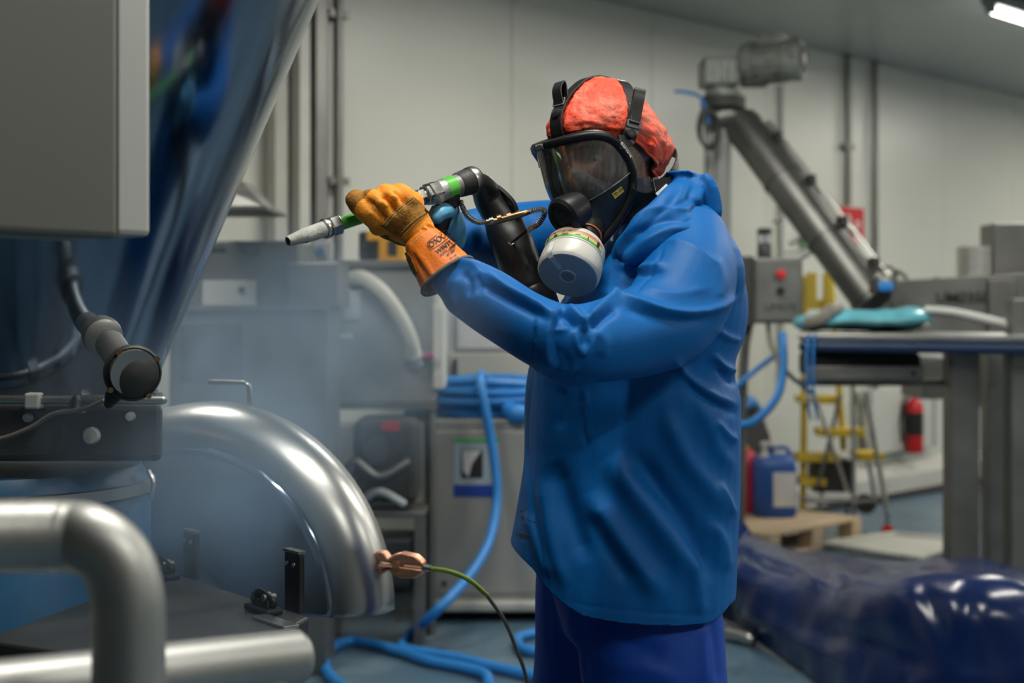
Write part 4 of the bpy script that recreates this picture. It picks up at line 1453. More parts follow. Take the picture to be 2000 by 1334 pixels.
for sg, tag_ in ((1, 'upper_jaw'), (-1, 'lower_jaw')):
    o_ = [CL(0, sg * .004), CL(.003, sg * .024), CL(.020, sg * .025), CL(.032, sg * .012), CL(.046, sg * .023), CL(.062, sg * .028), CL(.094, sg * .025), CL(.112, sg * .012), CL(.112, sg * .003), CL(.055, sg * .002), CL(.030, sg * .003)]
    MB().prism([p - sdc * .015 for p in o_], sdc * .030).build(tag_, 'copper', t, smooth=35, bevel=.004, seg=3)
MB().cyl(CL(.052, 0, -.018), CL(.052, 0, .018), .0085, n=16).build('pivot', 'copper', t)
MB().tube(helix([list(CL(.05, 0, -.012)), list(CL(.05, 0, .012))], .010, 4, 40), .0018, 6, k=60).build('spring', 'copper', t)
MB().cyl(CL(.108, 0), CL(.128, -.001), .0075, n=14).build('ferrule', 'chrome', t)
cab = [CL(.125, -.001), P(880, 1117, 3.06), P(918, 1134, 3.06), P(952, 1163, 3.07)]
MB().tube(cab, .0052, 10).build('earth_sleeve', 'cable_g', t)
MB().tube([cab[-1] + V((-.004, 0, .004)), P(985, 1212, 3.08), P(1010, 1272, 3.09), P(1030, 1336, 3.10), P(1050, 1500, 3.12), V((.12, 3.2, .006))], .0042, 8).build('earth_cable', 'cable', t)

# ------------------------------------------------------------------ the worker
# head frame: l to the worker's left, f forward, u up
PSI, THE, RHO = math.radians(42), math.radians(19), math.radians(6)
HC = P(1188, 296, 2.73)
f0 = V((-math.sin(PSI), -math.cos(PSI), 0))
l0 = V((math.cos(PSI), -math.sin(PSI), 0))
u0 = V((0, 0, 1))
hf = f0 * math.cos(THE) - u0 * math.sin(THE)
hu = u0 * math.cos(THE) + f0 * math.sin(THE)
RR = Matrix.Rotation(RHO, 3, hf)
hl, hu = RR @ l0, RR @ hu
HM = Matrix((hl, hf, hu)).transposed()


def H(l, f, u):
    return HC + HM @ V((l, f, u))


def gs(x, s):
    return math.exp(-(x / s) ** 2)


def head_pt(az, el, off=0.0):
    """Head surface: az 0 forward, + to the left; el up. Local l, f, u."""
    ce, se = math.cos(el), math.sin(el)
    l, f, u = math.sin(az) * ce, math.cos(az) * ce, se
    rl, rf, ru = .081, (.103 if f > 0 else .110), (.128 if u > 0 else .130)
    l_, f_, u_ = l * rl, f * rf, u * ru
    if u_ < -.02:                                      # jaw narrows, chin comes forward
        k = min(1, (-u_ - .02) / .11)
        l_ *= 1 - .30 * k
        f_ = f_ * (1 - .18 * k) + .012 * k
    if f > 0:
        nose = gs(l_, .012) * gs(u_ + .028, .022) * .026 + gs(l_, .008) * gs(u_ + .002, .025) * .010
        brow = gs(u_ - .026, .011) * gs(l_, .045) * .007
        eye = -gs(abs(l_) - .032, .016) * gs(u_ - .004, .013) * .012
        mouth = gs(l_, .022) * (gs(u_ + .066, .006) + gs(u_ + .078, .006)) * .005 - gs(l_, .024) * gs(u_ + .072, .003) * .004
        chin = gs(l_, .02) * gs(u_ + .105, .016) * .008
        cheek = gs(abs(l_) - .045, .02) * gs(u_ + .03, .02) * .006
        f_ += nose + brow + eye + mouth + chin + cheek
    n = V((l_ / rl ** 2, f_ / rf ** 2, u_ / ru ** 2)).normalized()
    return V((l_, f_, u_)) + n * off


NA, NE = 96, 64
rings_ = []
for j in range(1, NE):
    el = -math.pi / 2 + math.pi * j / NE
    rings_.append([H(*head_pt(2 * math.pi * i / NA, el)) for i in range(NA)])
mb = MB().rings(rings_)
neck_top, neck_bot = H(0, -.025, -.06), P(1290, 450, 2.80)
mb.tube([neck_top, neck_top.lerp(neck_bot, .5), neck_bot, P(1290, 520, 2.80), P(1270, 640, 2.78)], [.058, .060, .066, .12, .13], 28)
for sg in (1, -1):                                     # ears
    ear = [H(sg * .076, -.008, .022), H(sg * .086, -.022, .030), H(sg * .090, -.030, .010), H(sg * .086, -.022, -.014), H(sg * .078, -.008, -.026)]
    mb.tube(ear, [.008, .009, .010, .009, .008], 10, round_end=True)
    mb.tube([H(sg * .074, -.008, .016), H(sg * .082, -.016, .0), H(sg * .076, -.008, -.02)], .012, 10, flat=.006, round_end=True)
me = remeshed(mb, .0034, 3)
person = mkobj('person', me, ['skin', 'filter_face'], None, smooth=80)
tag(person, 'worker in blue suit and gas mask aiming a blasting gun', 'person')
# stubble is a darker skin along the jaw
stub = mat('greying_stubble', (0.27, 0.19, 0.145), 0.75, var=0.5, vscale=420, bump=0.6, bscale=500)
me.materials[1] = stub
mi = np.zeros(len(me.polygons), int)
for i, p in enumerate(me.polygons):
    q = HM.transposed() @ (p.center - HC)
    if q.z < .012 and q.y > .004 and q.z > -.16 and (q.z < -.045 or abs(q.x) > .052) and q.y < .13 and not (abs(q.x) < .02 and -.09 < q.z < -.03 and q.y > .1):
        mi[i] = 1
me.polygons.foreach_set('material_index', mi)
for sg in (1, -1):
    e_ = H(sg * .032, .0745, .002)
    eo = MB().lathe([(.0125 * math.cos(a), .0125 * math.sin(a)) for a in np.linspace(-1.5, 1.5, 12)], e_, hf, 16).build('eye', 'eye', person)
    MB().lathe([(.0058, .0113), (.005, .0124), (.001, .0129)], e_, hf, 14).build('iris', 'iris', eo)

# ---- jacket
def oval(xl, xr, y, dmid, ry, n=40, pw=.82):
    cx = (X_(xl, dmid) + X_(xr, dmid)) / 2
    rx = (X_(xr, dmid) - X_(xl, dmid)) / 2
    z = Z_(y, dmid)
    out = []
    for i in range(n):
        a = 2 * math.pi * i / n
        ca, sa = math.cos(a), math.sin(a)
        out.append(V((cx + math.copysign(abs(ca) ** pw, ca) * rx, dmid + math.copysign(abs(sa) ** pw, sa) * ry, z)))
    return out


DT = 2.77
tors = [(415, 1252, 1352, .07), (440, 1215, 1385, .12), (470, 1188, 1412, .165), (510, 1150, 1434, .205), (560, 1112, 1448, .225), (610, 1082, 1453, .23), (660, 1056, 1446, .225),
        (700, 1036, 1432, .215), (735, 1028, 1430, .21), (775, 1026, 1441, .21), (830, 1026, 1442, .205), (900, 1024, 1440, .20), (960, 1016, 1438, .20), (1020, 1005, 1436, .205),
        (1080, 994, 1434, .21), (1140, 988, 1431, .215), (1250, 984, 1428, .22)]
S = cr_spline(tors, 70)
mb = MB().rings([oval(a[1], a[2], a[0], DT, a[3]) for a in S])
# near arm
mb.tube([P(1340, 480, 2.66), P(1340, 555, 2.56), P(1300, 622, 2.49), P(1225, 655, 2.43), P(1150, 668, 2.38), P(1085, 660, 2.36), P(1020, 630, 2.37), P(955, 588, 2.39), P(905, 556, 2.405), P(878, 540, 2.41)],
        [.085, .092, .086, .075, .066, .059, .055, .053, .047, .036], 32, k=80, round_end=True)
mb.tube([P(1168, 690, 2.39), P(1118, 700, 2.375), P(1070, 682, 2.37)], [.045, .046, .04], 20, round_end=True)     # elbow
mb.tube([P(1330, 470, 2.72), P(1382, 522, 2.64), P(1390, 600, 2.66)], [.07, .068, .055], 24, round_end=True)        # shoulder cap
# far arm
mb.tube([P(1200, 500, 2.93), P(1110, 468, 2.98), P(1030, 468, 2.99), P(965, 478, 2.94), P(930, 472, 2.86), P(908, 466, 2.80)],
        [.085, .082, .080, .078, .066, .048], 28, k=50, round_end=True)
me = remeshed(mb, .0038, 8)

# hem: cut along the curve seen in the photograph
hx = np.array([900, 985, 992, 1010, 1040, 1070, 1100, 1135, 1200, 1260, 1320, 1385, 1410, 1430, 1500])
hy = np.array([1072, 1074, 1078, 1092, 1112, 1146, 1170, 1190, 1200, 1206, 1209, 1211, 1201, 1188, 1178])


def hem_z(x3):
    return CAMH - (np.interp(1000 + x3 / 2.62 * F, hx, hy) - HOR) * 2.62 / F


a = co_of(me)
a[:, 2] -= hem_z(a[:, 0])                              # straighten the hem, cut it flat, bend it back
set_co(me, a)
bm = bmesh.new()
bm.from_mesh(me)
bmesh.ops.bisect_plane(bm, geom=bm.verts[:] + bm.edges[:] + bm.faces[:], plane_co=(0, 0, 0), plane_no=(0, 0, 1), clear_inner=True)
bm.to_mesh(me)
bm.free()
a = co_of(me)
a[:, 2] += hem_z(a[:, 0])
set_co(me, a)
noise_disp(me, .004, 5.5, 1.3, 2)
FO = [
    # cuff and forearm
    ([(890, 512), (925, 520), (938, 545)], 9, 7, 'r'), ([(905, 530), (918, 552), (915, 580)], 6, 6, 'c'), ([(940, 528), (985, 562), (1040, 592), (1080, 624)], 10, 8, 'r'),
    ([(936, 552), (990, 582), (1045, 610), (1076, 634)], 9, 8, 'c'), ([(868, 580), (900, 640), (960, 690)], 4, 14, 'r'), ([(925, 520), (938, 552), (930, 575)], 5, 6, 'c'),
    ([(895, 540), (885, 570), (890, 600)], 5, 6, 'r'),
    # elbow
    ([(1094, 598), (1079, 640), (1077, 680), (1088, 720)], 14, 6, 's'), ([(1096, 606), (1114, 628), (1124, 646)], 10, 7, 'c'), ([(1108, 596), (1126, 616), (1146, 634)], 9, 7, 'r'),
    ([(1080, 644), (1104, 644), (1126, 634)], 3, 4, 'r'), ([(1122, 636), (1127, 672), (1141, 692), (1154, 676), (1157, 648)], 5, 5, 'r'), ([(1141, 640), (1142, 662), (1142, 678)], 6, 7, 'c'),
    ([(1088, 718), (1112, 723), (1126, 712)], 4, 5, 'r'), ([(1096, 680), (1104, 700), (1112, 712)], 3, 7, 'c'), ([(1164, 640), (1180, 668), (1176, 700)], 4, 12, 'r'),
    # upper arm and shoulder
    ([(1145, 628), (1178, 598), (1216, 574)], 11, 8, 'r'), ([(1152, 642), (1186, 614), (1204, 600)], 9, 8, 'c'),
    ([(1178, 572), (1240, 590), (1310, 610), (1380, 608), (1450, 575)], 11, 10, 'r'), ([(1200, 592), (1270, 616), (1340, 626), (1400, 616)], 6, 11, 'c'),
    ([(1206, 520), (1250, 524), (1300, 516)], 7, 7, 'r'), ([(1212, 532), (1255, 536), (1300, 530)], 5, 6, 'c'), ([(1165, 560), (1215, 500), (1240, 480)], 5, 8, 'r'),
    ([(1296, 480), (1280, 520), (1230, 588)], 2.5, 3, 'c'), ([(1250, 560), (1320, 575), (1390, 560)], 3, 10, 'r'), ([(1300, 470), (1350, 480), (1400, 520)], 4, 10, 'r'),
    ([(1395, 500), (1410, 550), (1400, 590)], 4, 12, 'r'),
    # back and side drapes
    ([(1318, 702), (1345, 740), (1395, 775), (1442, 792)], 10, 9, 'r'), ([(1330, 730), (1365, 768), (1410, 795), (1445, 810)], 8, 9, 'c'), ([(1390, 690), (1412, 715), (1440, 728)], 9, 8, 'r'),
    ([(1400, 715), (1420, 740), (1440, 752)], 7, 7, 'c'), ([(1400, 645), (1425, 660), (1448, 665)], 6, 6, 'r'), ([(1395, 820), (1420, 850), (1442, 862)], 8, 9, 'r'), ([(1370, 790), (1400, 870), (1436, 920)], 5, 14, 'r'),
    # big diagonal drapes of the body
    ([(1190, 890), (1240, 960), (1300, 1040), (1360, 1130)], 15, 26, 'r'), ([(1150, 960), (1190, 1030), (1250, 1110), (1300, 1170)], 13, 24, 'r'), ([(1300, 800), (1330, 880), (1380, 950), (1425, 1010)], 10, 20, 'r'),
    ([(1230, 880), (1290, 960), (1350, 1040), (1400, 1140)], 14, 22, 'c'), ([(1150, 1000), (1200, 1080), (1240, 1140)], 8, 18, 'c'), ([(1080, 900), (1110, 1000), (1150, 1100)], 10, 22, 'c'),
    ([(1400, 940), (1422, 990), (1436, 1010)], 7, 10, 'r'), ([(1385, 1020), (1412, 1060), (1420, 1120)], 6, 12, 'r'), ([(1355, 1080), (1362, 1150), (1368, 1205)], 7, 14, 'r'),
    ([(1060, 930), (1075, 1040), (1105, 1150)], 7, 14, 'r'), ([(1030, 1000), (1050, 1060), (1075, 1130)], 6, 12, 'r'),
    # pocket edge, placket and hem
    ([(1136, 765), (1136, 820), (1142, 868)], 6, 5, 'c'), ([(1148, 765), (1148, 820), (1150, 868)], 4, 5, 'r'), ([(1095, 755), (1098, 800), (1090, 840)], 5, 12, 'c'),
    ([(1045, 712), (1034, 800), (1032, 900), (1042, 990), (1062, 1080), (1072, 1150)], 3.0, 2.6, 'c'), ([(1037, 712), (1026, 800), (1025, 900), (1034, 990), (1053, 1080)], 2.5, 5, 'r'),
    ([(1115, 1172), (1140, 1182), (1260, 1196), (1384, 1200), (1430, 1177)], 1.6, 2.2, 'c')]
folds(me, FO, gain=1.3)
relax(me, 1)
jacket = mkobj('jacket', me, 'jacket', person, smooth=80)
so = jacket.modifiers.new('s', 'SOLIDIFY')
so.thickness = .0025
so.offset = -1
jb = bvh_of(me)
print_v = V((0, 1, 0))
ray = (P(1015, 1030, 2.7) - V((0, 0, CAMH))).normalized()
rt_, up_ = V((.97, 0, -.22)).normalized(), V((.2, 0, .97)).normalized()


def hem_mark(x, y, poly):
    patch('hem_print', [(px_ * .001, py_ * .001) for px_, py_ in poly], P(x, y, 2.7), rt_, up_, 'ink', jacket, jb, ray, .0012, .01)


hem_mark(1015, 1004, [(-4, -8), (-1.5, -8), (-1.5, 2), (1.5, 2), (1.5, 4.5), (5, 4.5), (5, 8), (-4, 8)])
hem_mark(1019, 1011, [(-2, -4), (3, -4), (3, 3), (-2, 3)])
for i in range(7):
    hem_mark(1027 + i * 3, 1014.5 + i * .9, [(-.9, -1.3), (.9, -1.3), (.9, 1.3), (-.9, 1.3)])
for i in range(6):
    hem_mark(1005 + i * 5.8, 1042 + i * 1.9, [(-2.3, 4.5), (-2.3, -2), (0, -5), (2.3, -2), (2.3, 4.5)])
for i in range(9):
    hem_mark(1004 + i * 3.6, 1031 + i * 1.0, [(-1.2, -.35), (1.2, -.35), (1.2, .35), (-1.2, .35)])

# hood rolled at the neck
mb = MB()
ring = [P(1214, 496, 2.60), P(1252, 461, 2.57), P(1290, 427, 2.58), P(1322, 394, 2.62), P(1344, 376, 2.70), P(1352, 386, 2.80), P(1335, 400, 2.92), P(1290, 430, 2.97), P(1230, 462, 2.90), P(1190, 490, 2.74)]
mb.tube(ring + [ring[0]], [.014, .018, .022, .026, .028, .028, .028, .026, .020, .014, .014], 24, k=90, flat=[.026, .030, .034, .036, .038, .038, .036, .034, .030, .026, .026], caps=True)
mb.tube([P(1322, 336, 2.68), P(1336, 354, 2.70), P(1354, 385, 2.70), P(1358, 425, 2.70)], [.03, .05, .065, .07], 18, flat=[.005, .010, .018, .022], round_end=True)
mb.tube([P(1236, 502, 2.56), P(1280, 472, 2.55), P(1330, 448, 2.57), P(1370, 446, 2.64)], [.020, .024, .026, .022], 18, round_end=True)
me = remeshed(mb, .0045, 4)
noise_disp(me, .004, 14, 6.1, 2)
folds(me, [([(1322, 345), (1298, 376), (1250, 428), (1204, 478)], 5, 5, 'r'), ([(1332, 362), (1308, 396), (1260, 444), (1212, 492)], 6, 6, 'c'), ([(1355, 358), (1340, 392), (1300, 408)], 7, 7, 'c'),
           ([(1374, 366), (1364, 392), (1376, 420)], 7, 6, 'r'), ([(1345, 378), (1362, 400), (1380, 428)], 7, 5, 'c'), ([(1215, 440), (1290, 405), (1350, 410)], 6, 6, 'r'),
           ([(1225, 462), (1300, 430), (1372, 432)], 7, 5, 'c'), ([(1240, 480), (1310, 448), (1385, 452)], 5, 6, 'r'), ([(1350, 345), (1368, 362), (1378, 366)], 6, 5, 'r')])
relax(me, 1)
mkobj('hood', me, 'jacket', person, smooth=80)
mb = MB().ribbon([P(1284, 384, 2.66), P(1300, 370, 2.67), P(1314, 356, 2.71)], [V((.3, -1, .3))] * 3, .014, .003)
mb.build('shirt_collar', 'white_l', person)

# trousers and boots
mb = MB()
mb.rings([oval(xl, xr, y, 2.76, ry_) for y, xl, xr, ry_ in ((1010, 1090, 1400, .13), (1080, 1072, 1405, .15), (1150, 1078, 1405, .150), (1230, 1104, 1408, .145), (1300, 1170, 1395, .10))])
hipn, hipf = P(1278, 1120, 2.71), P(1146, 1110, 2.86)
mb.tube([hipn, P(1276, 1250, 2.69), V((.275, 2.66, .45)), V((.28, 2.67, .10))], [.09, .118, .125, .10], 32, k=40, flat=[.11, .138, .12, .10])
mb.tube([hipf, P(1142, 1250, 2.88), V((.13, 2.92, .45)), V((.13, 2.94, .10))], [.10, .108, .10, .09], 32, k=40, flat=[.100, .103, .10, .09])
me = remeshed(mb, .008, 4)
noise_disp(me, .005, 5, 4.4, 2)
folds(me, [([(1122, 1195), (1135, 1260), (1158, 1340)], 8, 10, 's'), ([(1372, 1212), (1374, 1270), (1380, 1340)], 6, 7, 'r'), ([(1388, 1205), (1400, 1280), (1405, 1340)], 5, 8, 'c'),
           ([(1200, 1215), (1240, 1260), (1300, 1280)], 6, 18, 'c'), ([(1065, 1150), (1075, 1240), (1080, 1334)], 3, 4, 'c'), ([(1180, 1300), (1260, 1310), (1330, 1330)], 5, 14, 'r')])
relax(me, 1)
mkobj('trousers', me, 'trousers', person, smooth=80)
for hip, sx in ((V((.28, 2.68, 0)), 1), (V((.13, 2.94, 0)), 1)):
    bt = MB()
    bt.tube([hip + V((.03, 0, .16)), hip + V((.02, 0, .08)), hip + V((-.06, -.01, .055)), hip + V((-.16, -.03, .04))], [.06, .058, .05, .035], 20, flat=[.055, .055, .05, .045], round_end=True)
    bme = remeshed(bt, .008, 3)
    a = co_of(bme)
    a[:, 2] = np.maximum(a[:, 2], 0.001)
    set_co(bme, a)
    mkobj('boot', bme, 'black', person, smooth=60)

# hair net: a thin puffy cap over skull and ears
NA2, NE2 = 130, 84
rings_ = []
for j in range(NE2):
    q = []
    for i in range(NA2):
        az = 2 * math.pi * i / NA2
        a_ = abs((az + math.pi) % (2 * math.pi) - math.pi)
        # lower edge: forehead, dips over the temple, below the ear, nape
        edge = np.interp(math.degrees(a_), [0, 30, 52, 68, 80, 96, 112, 130, 180], [20, 19, 15, 10, 3, -15, -30, -34, -34])
        el = math.radians(edge + (89 - edge) * (j / (NE2 - 1)) ** .9)
        t_ = j / (NE2 - 1)
        puff = .007 + .008 * math.sin(min(1, t_ * 2.2) * math.pi * .5) + .022 * gs(math.degrees(a_), 60) * gs(math.degrees(el) - 30, 16)
        if t_ < .06:
            puff = .004 + .1 * t_
        sd = max(0, math.sin(a_))
        puff += .016 * gs(math.degrees(a_) - 104, 24) * gs(math.degrees(el) - 2, 18)          # over the ear
        puff += .020 * gs(math.degrees(a_) - 140, 34) * gs(math.degrees(el) + 16, 16)         # sag behind
        p = head_pt(az, el, puff)
        nn = p.normalized()
        fine_ = noise.fractal(V((p.x * 60, p.y * 60, p.z * 60)), .9, 2, 3) * .0028
        low = math.exp(-t_ * 5)
        gath = (noise.noise(V((az * 14, el * 3, 2))) * .006 + noise.noise(V((az * 30, el * 9, 5))) * .004) * (low + .16) * (1.5 if a_ > 1.5 else .9)
        q.append(H(*(p + nn * (fine_ + gath))))
    rings_.append(q)
mb = MB().rings(rings_, caps=False)
mb.add([rings_[-1][i] for i in range(NA2)], [tuple(range(NA2))])
hme = mb.mesh()
folds(hme, [([(1252, 248), (1270, 256), (1276, 276), (1264, 298)], 5, 5, 'r'), ([(1250, 262), (1260, 272), (1258, 290)], 5, 5, 'c'), ([(1246, 300), (1270, 312), (1298, 316)], 4, 4, 'r'), ([(1282, 262), (1290, 285), (1286, 306)], 4, 4, 'c'),
            ([(1262, 318), (1284, 322), (1300, 330)], 4, 3, 'c'), ([(1198, 250), (1180, 225), (1150, 205)], 2, 3, 'r'), ([(1203, 248), (1196, 215), (1180, 190)], 2, 3, 'r'), ([(1120, 240), (1150, 236), (1190, 248)], 3, 5, 'r'), ([(1062, 250), (1072, 225), (1090, 205)], 2, 4, 'c')])
o = mkobj('hair_net', hme, 'net', person, smooth=80)
so = o.modifiers.new('s', 'SOLIDIFY')
so.thickness = .0012
ed_ = [rings_[0][i] for i in range(0, NA2, 2)]
MB().tube(ed_ + [ed_[0]], .0035, 8, k=130, caps=False).build('net_elastic', 'net', o)

# ------------------------------------------------------------------ full-face respirator
mask = thing('respirator', 'black full-face respirator with clear visor on the worker', 'gas mask')
VC, VL, VF = .046, .101, .110                          # visor centre forward, half width, forward reach


def vis(a, z, off=0.0):
    k = 1.0
    if z < -.03:
        k = 1 - .30 * min(1, (-.03 - z) / .10) ** 1.3
    fwd = VF * (1 - .05 * max(0, (z + .02)) / .07)
    return V((math.sin(a) * (VL * k + off), VC + math.cos(a) * (fwd * (1 - .10 * (1 - k)) + off), z))


# outline of the mask in (azimuth, height)
OUT = [(0, .054), (22, .054), (44, .049), (62, .034), (72, .010), (77, -.020), (77, -.054), (70, -.088), (56, -.117), (36, -.139), (14, -.150)]
full = OUT + [(-a, z) for a, z in OUT[:0:-1]]
oc = cr_spline([list(q) for q in full] + [list(full[0])], 121)[:-1]


def VO(i, off=0.0, dz=0.0):
    a, z = oc[i % len(oc)]
    return H(*vis(math.radians(a), z + dz, off))


def split_z(a):
    """Lower edge of the clear window at azimuth a (degrees)."""
    return -.070 + .034 * (abs(a) / 77) ** 1.6


def sheet(zlo_of, zhi_of, amax, off, nA=72, nZ=26):
    vs_, fs = [], []
    for i in range(nA + 1):
        a = -amax + 2 * amax * i / nA
        lo, hi = zlo_of(a), zhi_of(a)
        for j in range(nZ + 1):
            z = lo + (hi - lo) * j / nZ
            vs_.append(H(*vis(math.radians(a), z, off)))
    for i in range(nA):
        for j in range(nZ):
            fs.append((i * (nZ + 1) + j, (i + 1) * (nZ + 1) + j, (i + 1) * (nZ + 1) + j + 1, i * (nZ + 1) + j + 1))
    m_ = bpy.data.meshes.new('sheet')
    m_.from_pydata(vs_, [], fs)
    return m_


up_a = np.array([[a, z] for a, z in OUT if a <= 77 and z >= -.013])
top_of = lambda a: float(np.interp(abs(a), [0, 22, 44, 62, 72, 77], [.054, .054, .049, .034, .010, -.020]))
lowa = np.array([[77, -.054], [70, -.088], [56, -.117], [36, -.139], [14, -.150], [0, -.152]])
bot_of = lambda a: float(np.interp(abs(a), lowa[::-1, 0], lowa[::-1, 1]))
vo = mkobj('visor', sheet(lambda a: min(split_z(a), top_of(a) - .002), top_of, 76.5, 0.0), 'visor', mask, smooth=80)
dark_shell = mat('dark_rubber_shell', (0.018, 0.021, 0.024), 0.30, var=0.2, vscale=12)
lo_ = mkobj('lower_shell', sheet(bot_of, lambda a: max(split_z(a), bot_of(a) + .002), 76.5, -.001), dark_shell, mask, smooth=80)
lo_bvh = bvh_of(lo_.data)
for o_, th in ((vo, .0015), (lo_, .003)):
    so = o_.modifiers.new('s', 'SOLIDIFY')
    so.thickness = th
# bright seam between window and shell
MB().tube([H(*vis(math.radians(a), split_z(a), .0012)) for a in np.linspace(12, 74, 22)], .0012, 6, k=44).build('visor_seam', 'chrome', vo)
# frame
fr = MB()
n_ = len(oc)
R = []
cen = HM @ V((0, VC, -.03)) + HC
for i in range(n_):
    p = VO(i)
    q = HM.transposed() @ (p - HC) - V((0, VC, 0))
    out = (HM @ V((q.x, q.y, 0))).normalized()
    tg_ = (VO(i + 1) - VO(i - 1)).normalized()
    sd = tg_.cross(out).normalized()
    wid_ = .0085
    prof = [(-wid_, -.006), (-wid_ * .9, .005), (-wid_ * .4, .0085), (wid_ * .4, .0085), (wid_ * .9, .005), (wid_, -.006)]
    R.append([p + sd * a + out * b for a, b in prof])
fr.rings(R, closed=True)
fro = fr.build('visor_frame', 'black_s', mask, smooth=60)
fbvh = bvh_of(fro.data)
# face seal flange behind the frame
sl = []
for i in range(n_):
    p = VO(i)
    q = HM.transposed() @ (p - HC)
    a = V((q.x * 1.0, q.y - .004, q.z))
    b = V((q.x * .88, q.y - .016, q.z * .93 + (.012 if q.z > .03 else 0)))
    c_ = V((q.x * .70, q.y - .020, q.z * .86))
    sl.append([H(*a), H(*(a * .99 + V((0, -.01, 0)))), H(*b), H(*c_)])
sm_ = bpy.data.meshes.new('seal')
vv_ = [p for r in sl for p in r]
ff_ = [(i * 4 + j, ((i + 1) % n_) * 4 + j, ((i + 1) % n_) * 4 + j + 1, i * 4 + j + 1) for i in range(n_) for j in range(3)]
sm_.from_pydata(vv_, [], ff_)
so = mkobj('face_seal', sm_, 'black', mask, smooth=70).modifiers.new('s', 'SOLIDIFY')
so.thickness = .002
# inner half mask
mb = MB()
NI = 40
rg = []
for j, (z, fw, lw) in enumerate(((-.118, .085, .030), (-.100, .108, .046), (-.075, .122, .052), (-.050, .128, .046), (-.030, .130, .034), (-.012, .126, .020), (-.002, .118, .010))):
    rg.append([H(lw * math.sin(a), .055 + (fw - .055) * math.cos(a), z) for a in np.linspace(-1.55, 1.55, NI)])
vs_ = [p for r in rg for p in r]
m_ = bpy.data.meshes.new('inner')
m_.from_pydata(vs_, [], [(j * NI + i, j * NI + i + 1, (j + 1) * NI + i + 1, (j + 1) * NI + i) for j in range(len(rg) - 1) for i in range(NI - 1)])
so = mkobj('inner_mask', m_, 'mask_in', mask, smooth=80).modifiers.new('s', 'SOLIDIFY')
so.thickness = .002
iv = H(.032, .118, -.052)
ivn = (HM @ V((.5, .85, .1))).normalized()
MB().lathe([(.0165, -.004), (.0165, .003), (.014, .004), (.0135, .0015), (.001, .0015)], iv, ivn, 24).build('inner_valve', 'filter_face', mask)
for r_ in (0, 90):
    x_, y_ = perp(ivn)
    dd_ = x_ if r_ == 0 else y_
    MB().tube([iv + ivn * .003 - dd_ * .013, iv + ivn * .003 + dd_ * .013], .0012, 6).build('valve_spoke', 'mask_in', mask)
# speech diaphragm / exhalation cap
sc = P(1111, 417, 2.575)
sn = (HM @ V((-.10, .97, -.12))).normalized()
MB().lathe([(.030, -.030), (.034, -.010), (.0365, .006), (.036, .016), (.031, .022), (.025, .0225), (.023, .019), (.016, .019), (.014, .021), (.001, .022)], sc, sn, 48).build('exhale_cap', 'black_s', mask, smooth=35)
# filter
fax = V((-.24, -.66, -.71)).normalized()
fb = P(1109, 538, 2.545)
hgt = .080
f_top = fb - fax * hgt
fo = MB().lathe([(.001, 0), (.036, .001), (.050, .004), (.0545, .012), (.0555, .018), (.0555, .038), (.0545, .0395), (.0545, .042), (.0565, .044), (.0575, .060), (.0570, .074), (.0555, hgt - .003), (.0535, hgt)], f_top, fax, 64).build('filter_canister', 'filter', mask, smooth=25)
MB().lathe([(.0525, 0), (.0525, .0015), (.049, .0022), (.015, .0025)], fb - fax * .001, fax, 56).build('filter_face', 'filter_face', fo, smooth=20)
MB().lathe([(.0155, .0025), (.0155, .0045), (.0125, .0045), (.012, .0015), (.001, .0015)], fb - fax * .001, fax, 32).build('filter_inlet', 'tape', fo, smooth=20)
# coloured label round the canister
fx = V((1, 0, 0))
fx = (fx - fax * fx.dot(fax)).normalized()
fy = fax.cross(fx)
if fy.y > 0:
    fy = -fy


def fpt(ang, h, off=.0):
    r = .0555 + .0006 + off
    return f_top + fax * h + (fx * math.cos(ang) + fy * math.sin(ang)) * r


def fband(h0, h1, m, a0, a1, nm, off=0.0, n=40):
    vs_, fs = [], []
    for i in range(n + 1):
        a = a0 + (a1 - a0) * i / n
        vs_ += [fpt(a, h0, off), fpt(a, h1, off)]
    for i in range(n):
        fs.append((2 * i, 2 * i + 1, 2 * i + 3, 2 * i + 2))
    m_ = bpy.data.meshes.new(nm)
    m_.from_pydata(vs_, [], fs)
    return mkobj(nm, m_, m, fo, smooth=60)


A0, A1 = math.radians(28), math.radians(168)
fband(.0185, .0225, 'orange', A0, A1, 'label_orange')
fband(.0225, .0265, 'grey_l', A0, A1, 'label_grey')
fband(.0265, .0305, 'yellow_l', A0, A1, 'label_yellow')
fband(.0305, .0350, 'green_l', A0, A1, 'label_green')
for a, h0, h1, w_ in ((150, .019, .035, 4), (132, .0215, .0245, 5), (112, .0215, .025, 2), (100, .0215, .0235, 6), (128, .028, .034, 8), (64, .026, .034, 2), (40, .021, .033, 7), (84, .0285, .030, 10), (108, .0285, .0300, 12), (108, .032, .0332, 12)):
    fband(h0, h1, 'ink', math.radians(a - w_ / 2), math.radians(a + w_ / 2), 'label_print', .0003, 4)
tp_ = []
for h in (.047, .060, .074):
    tp_.append(f_top + fax * h + (fx * math.cos(math.radians(128)) + fy * math.sin(math.radians(128))) * .0580)
dr_ = (fx * math.cos(math.radians(128)) + fy * math.sin(math.radians(128)))
MB().ribbon(tp_ + [fb + fax * .0018 + dr_ * .051], [dr_, dr_, dr_, dr_ + fax], .011, .0004).build('tape_strip', 'tape', fo)
MB().ribbon([fb + fax * .0022 + dr_ * .051, fb + fax * .0022 + dr_ * .034, fb + fax * .0022 + dr_ * .020], [fax] * 3, .011, .0004).build('tape_strip', 'tape', fo)
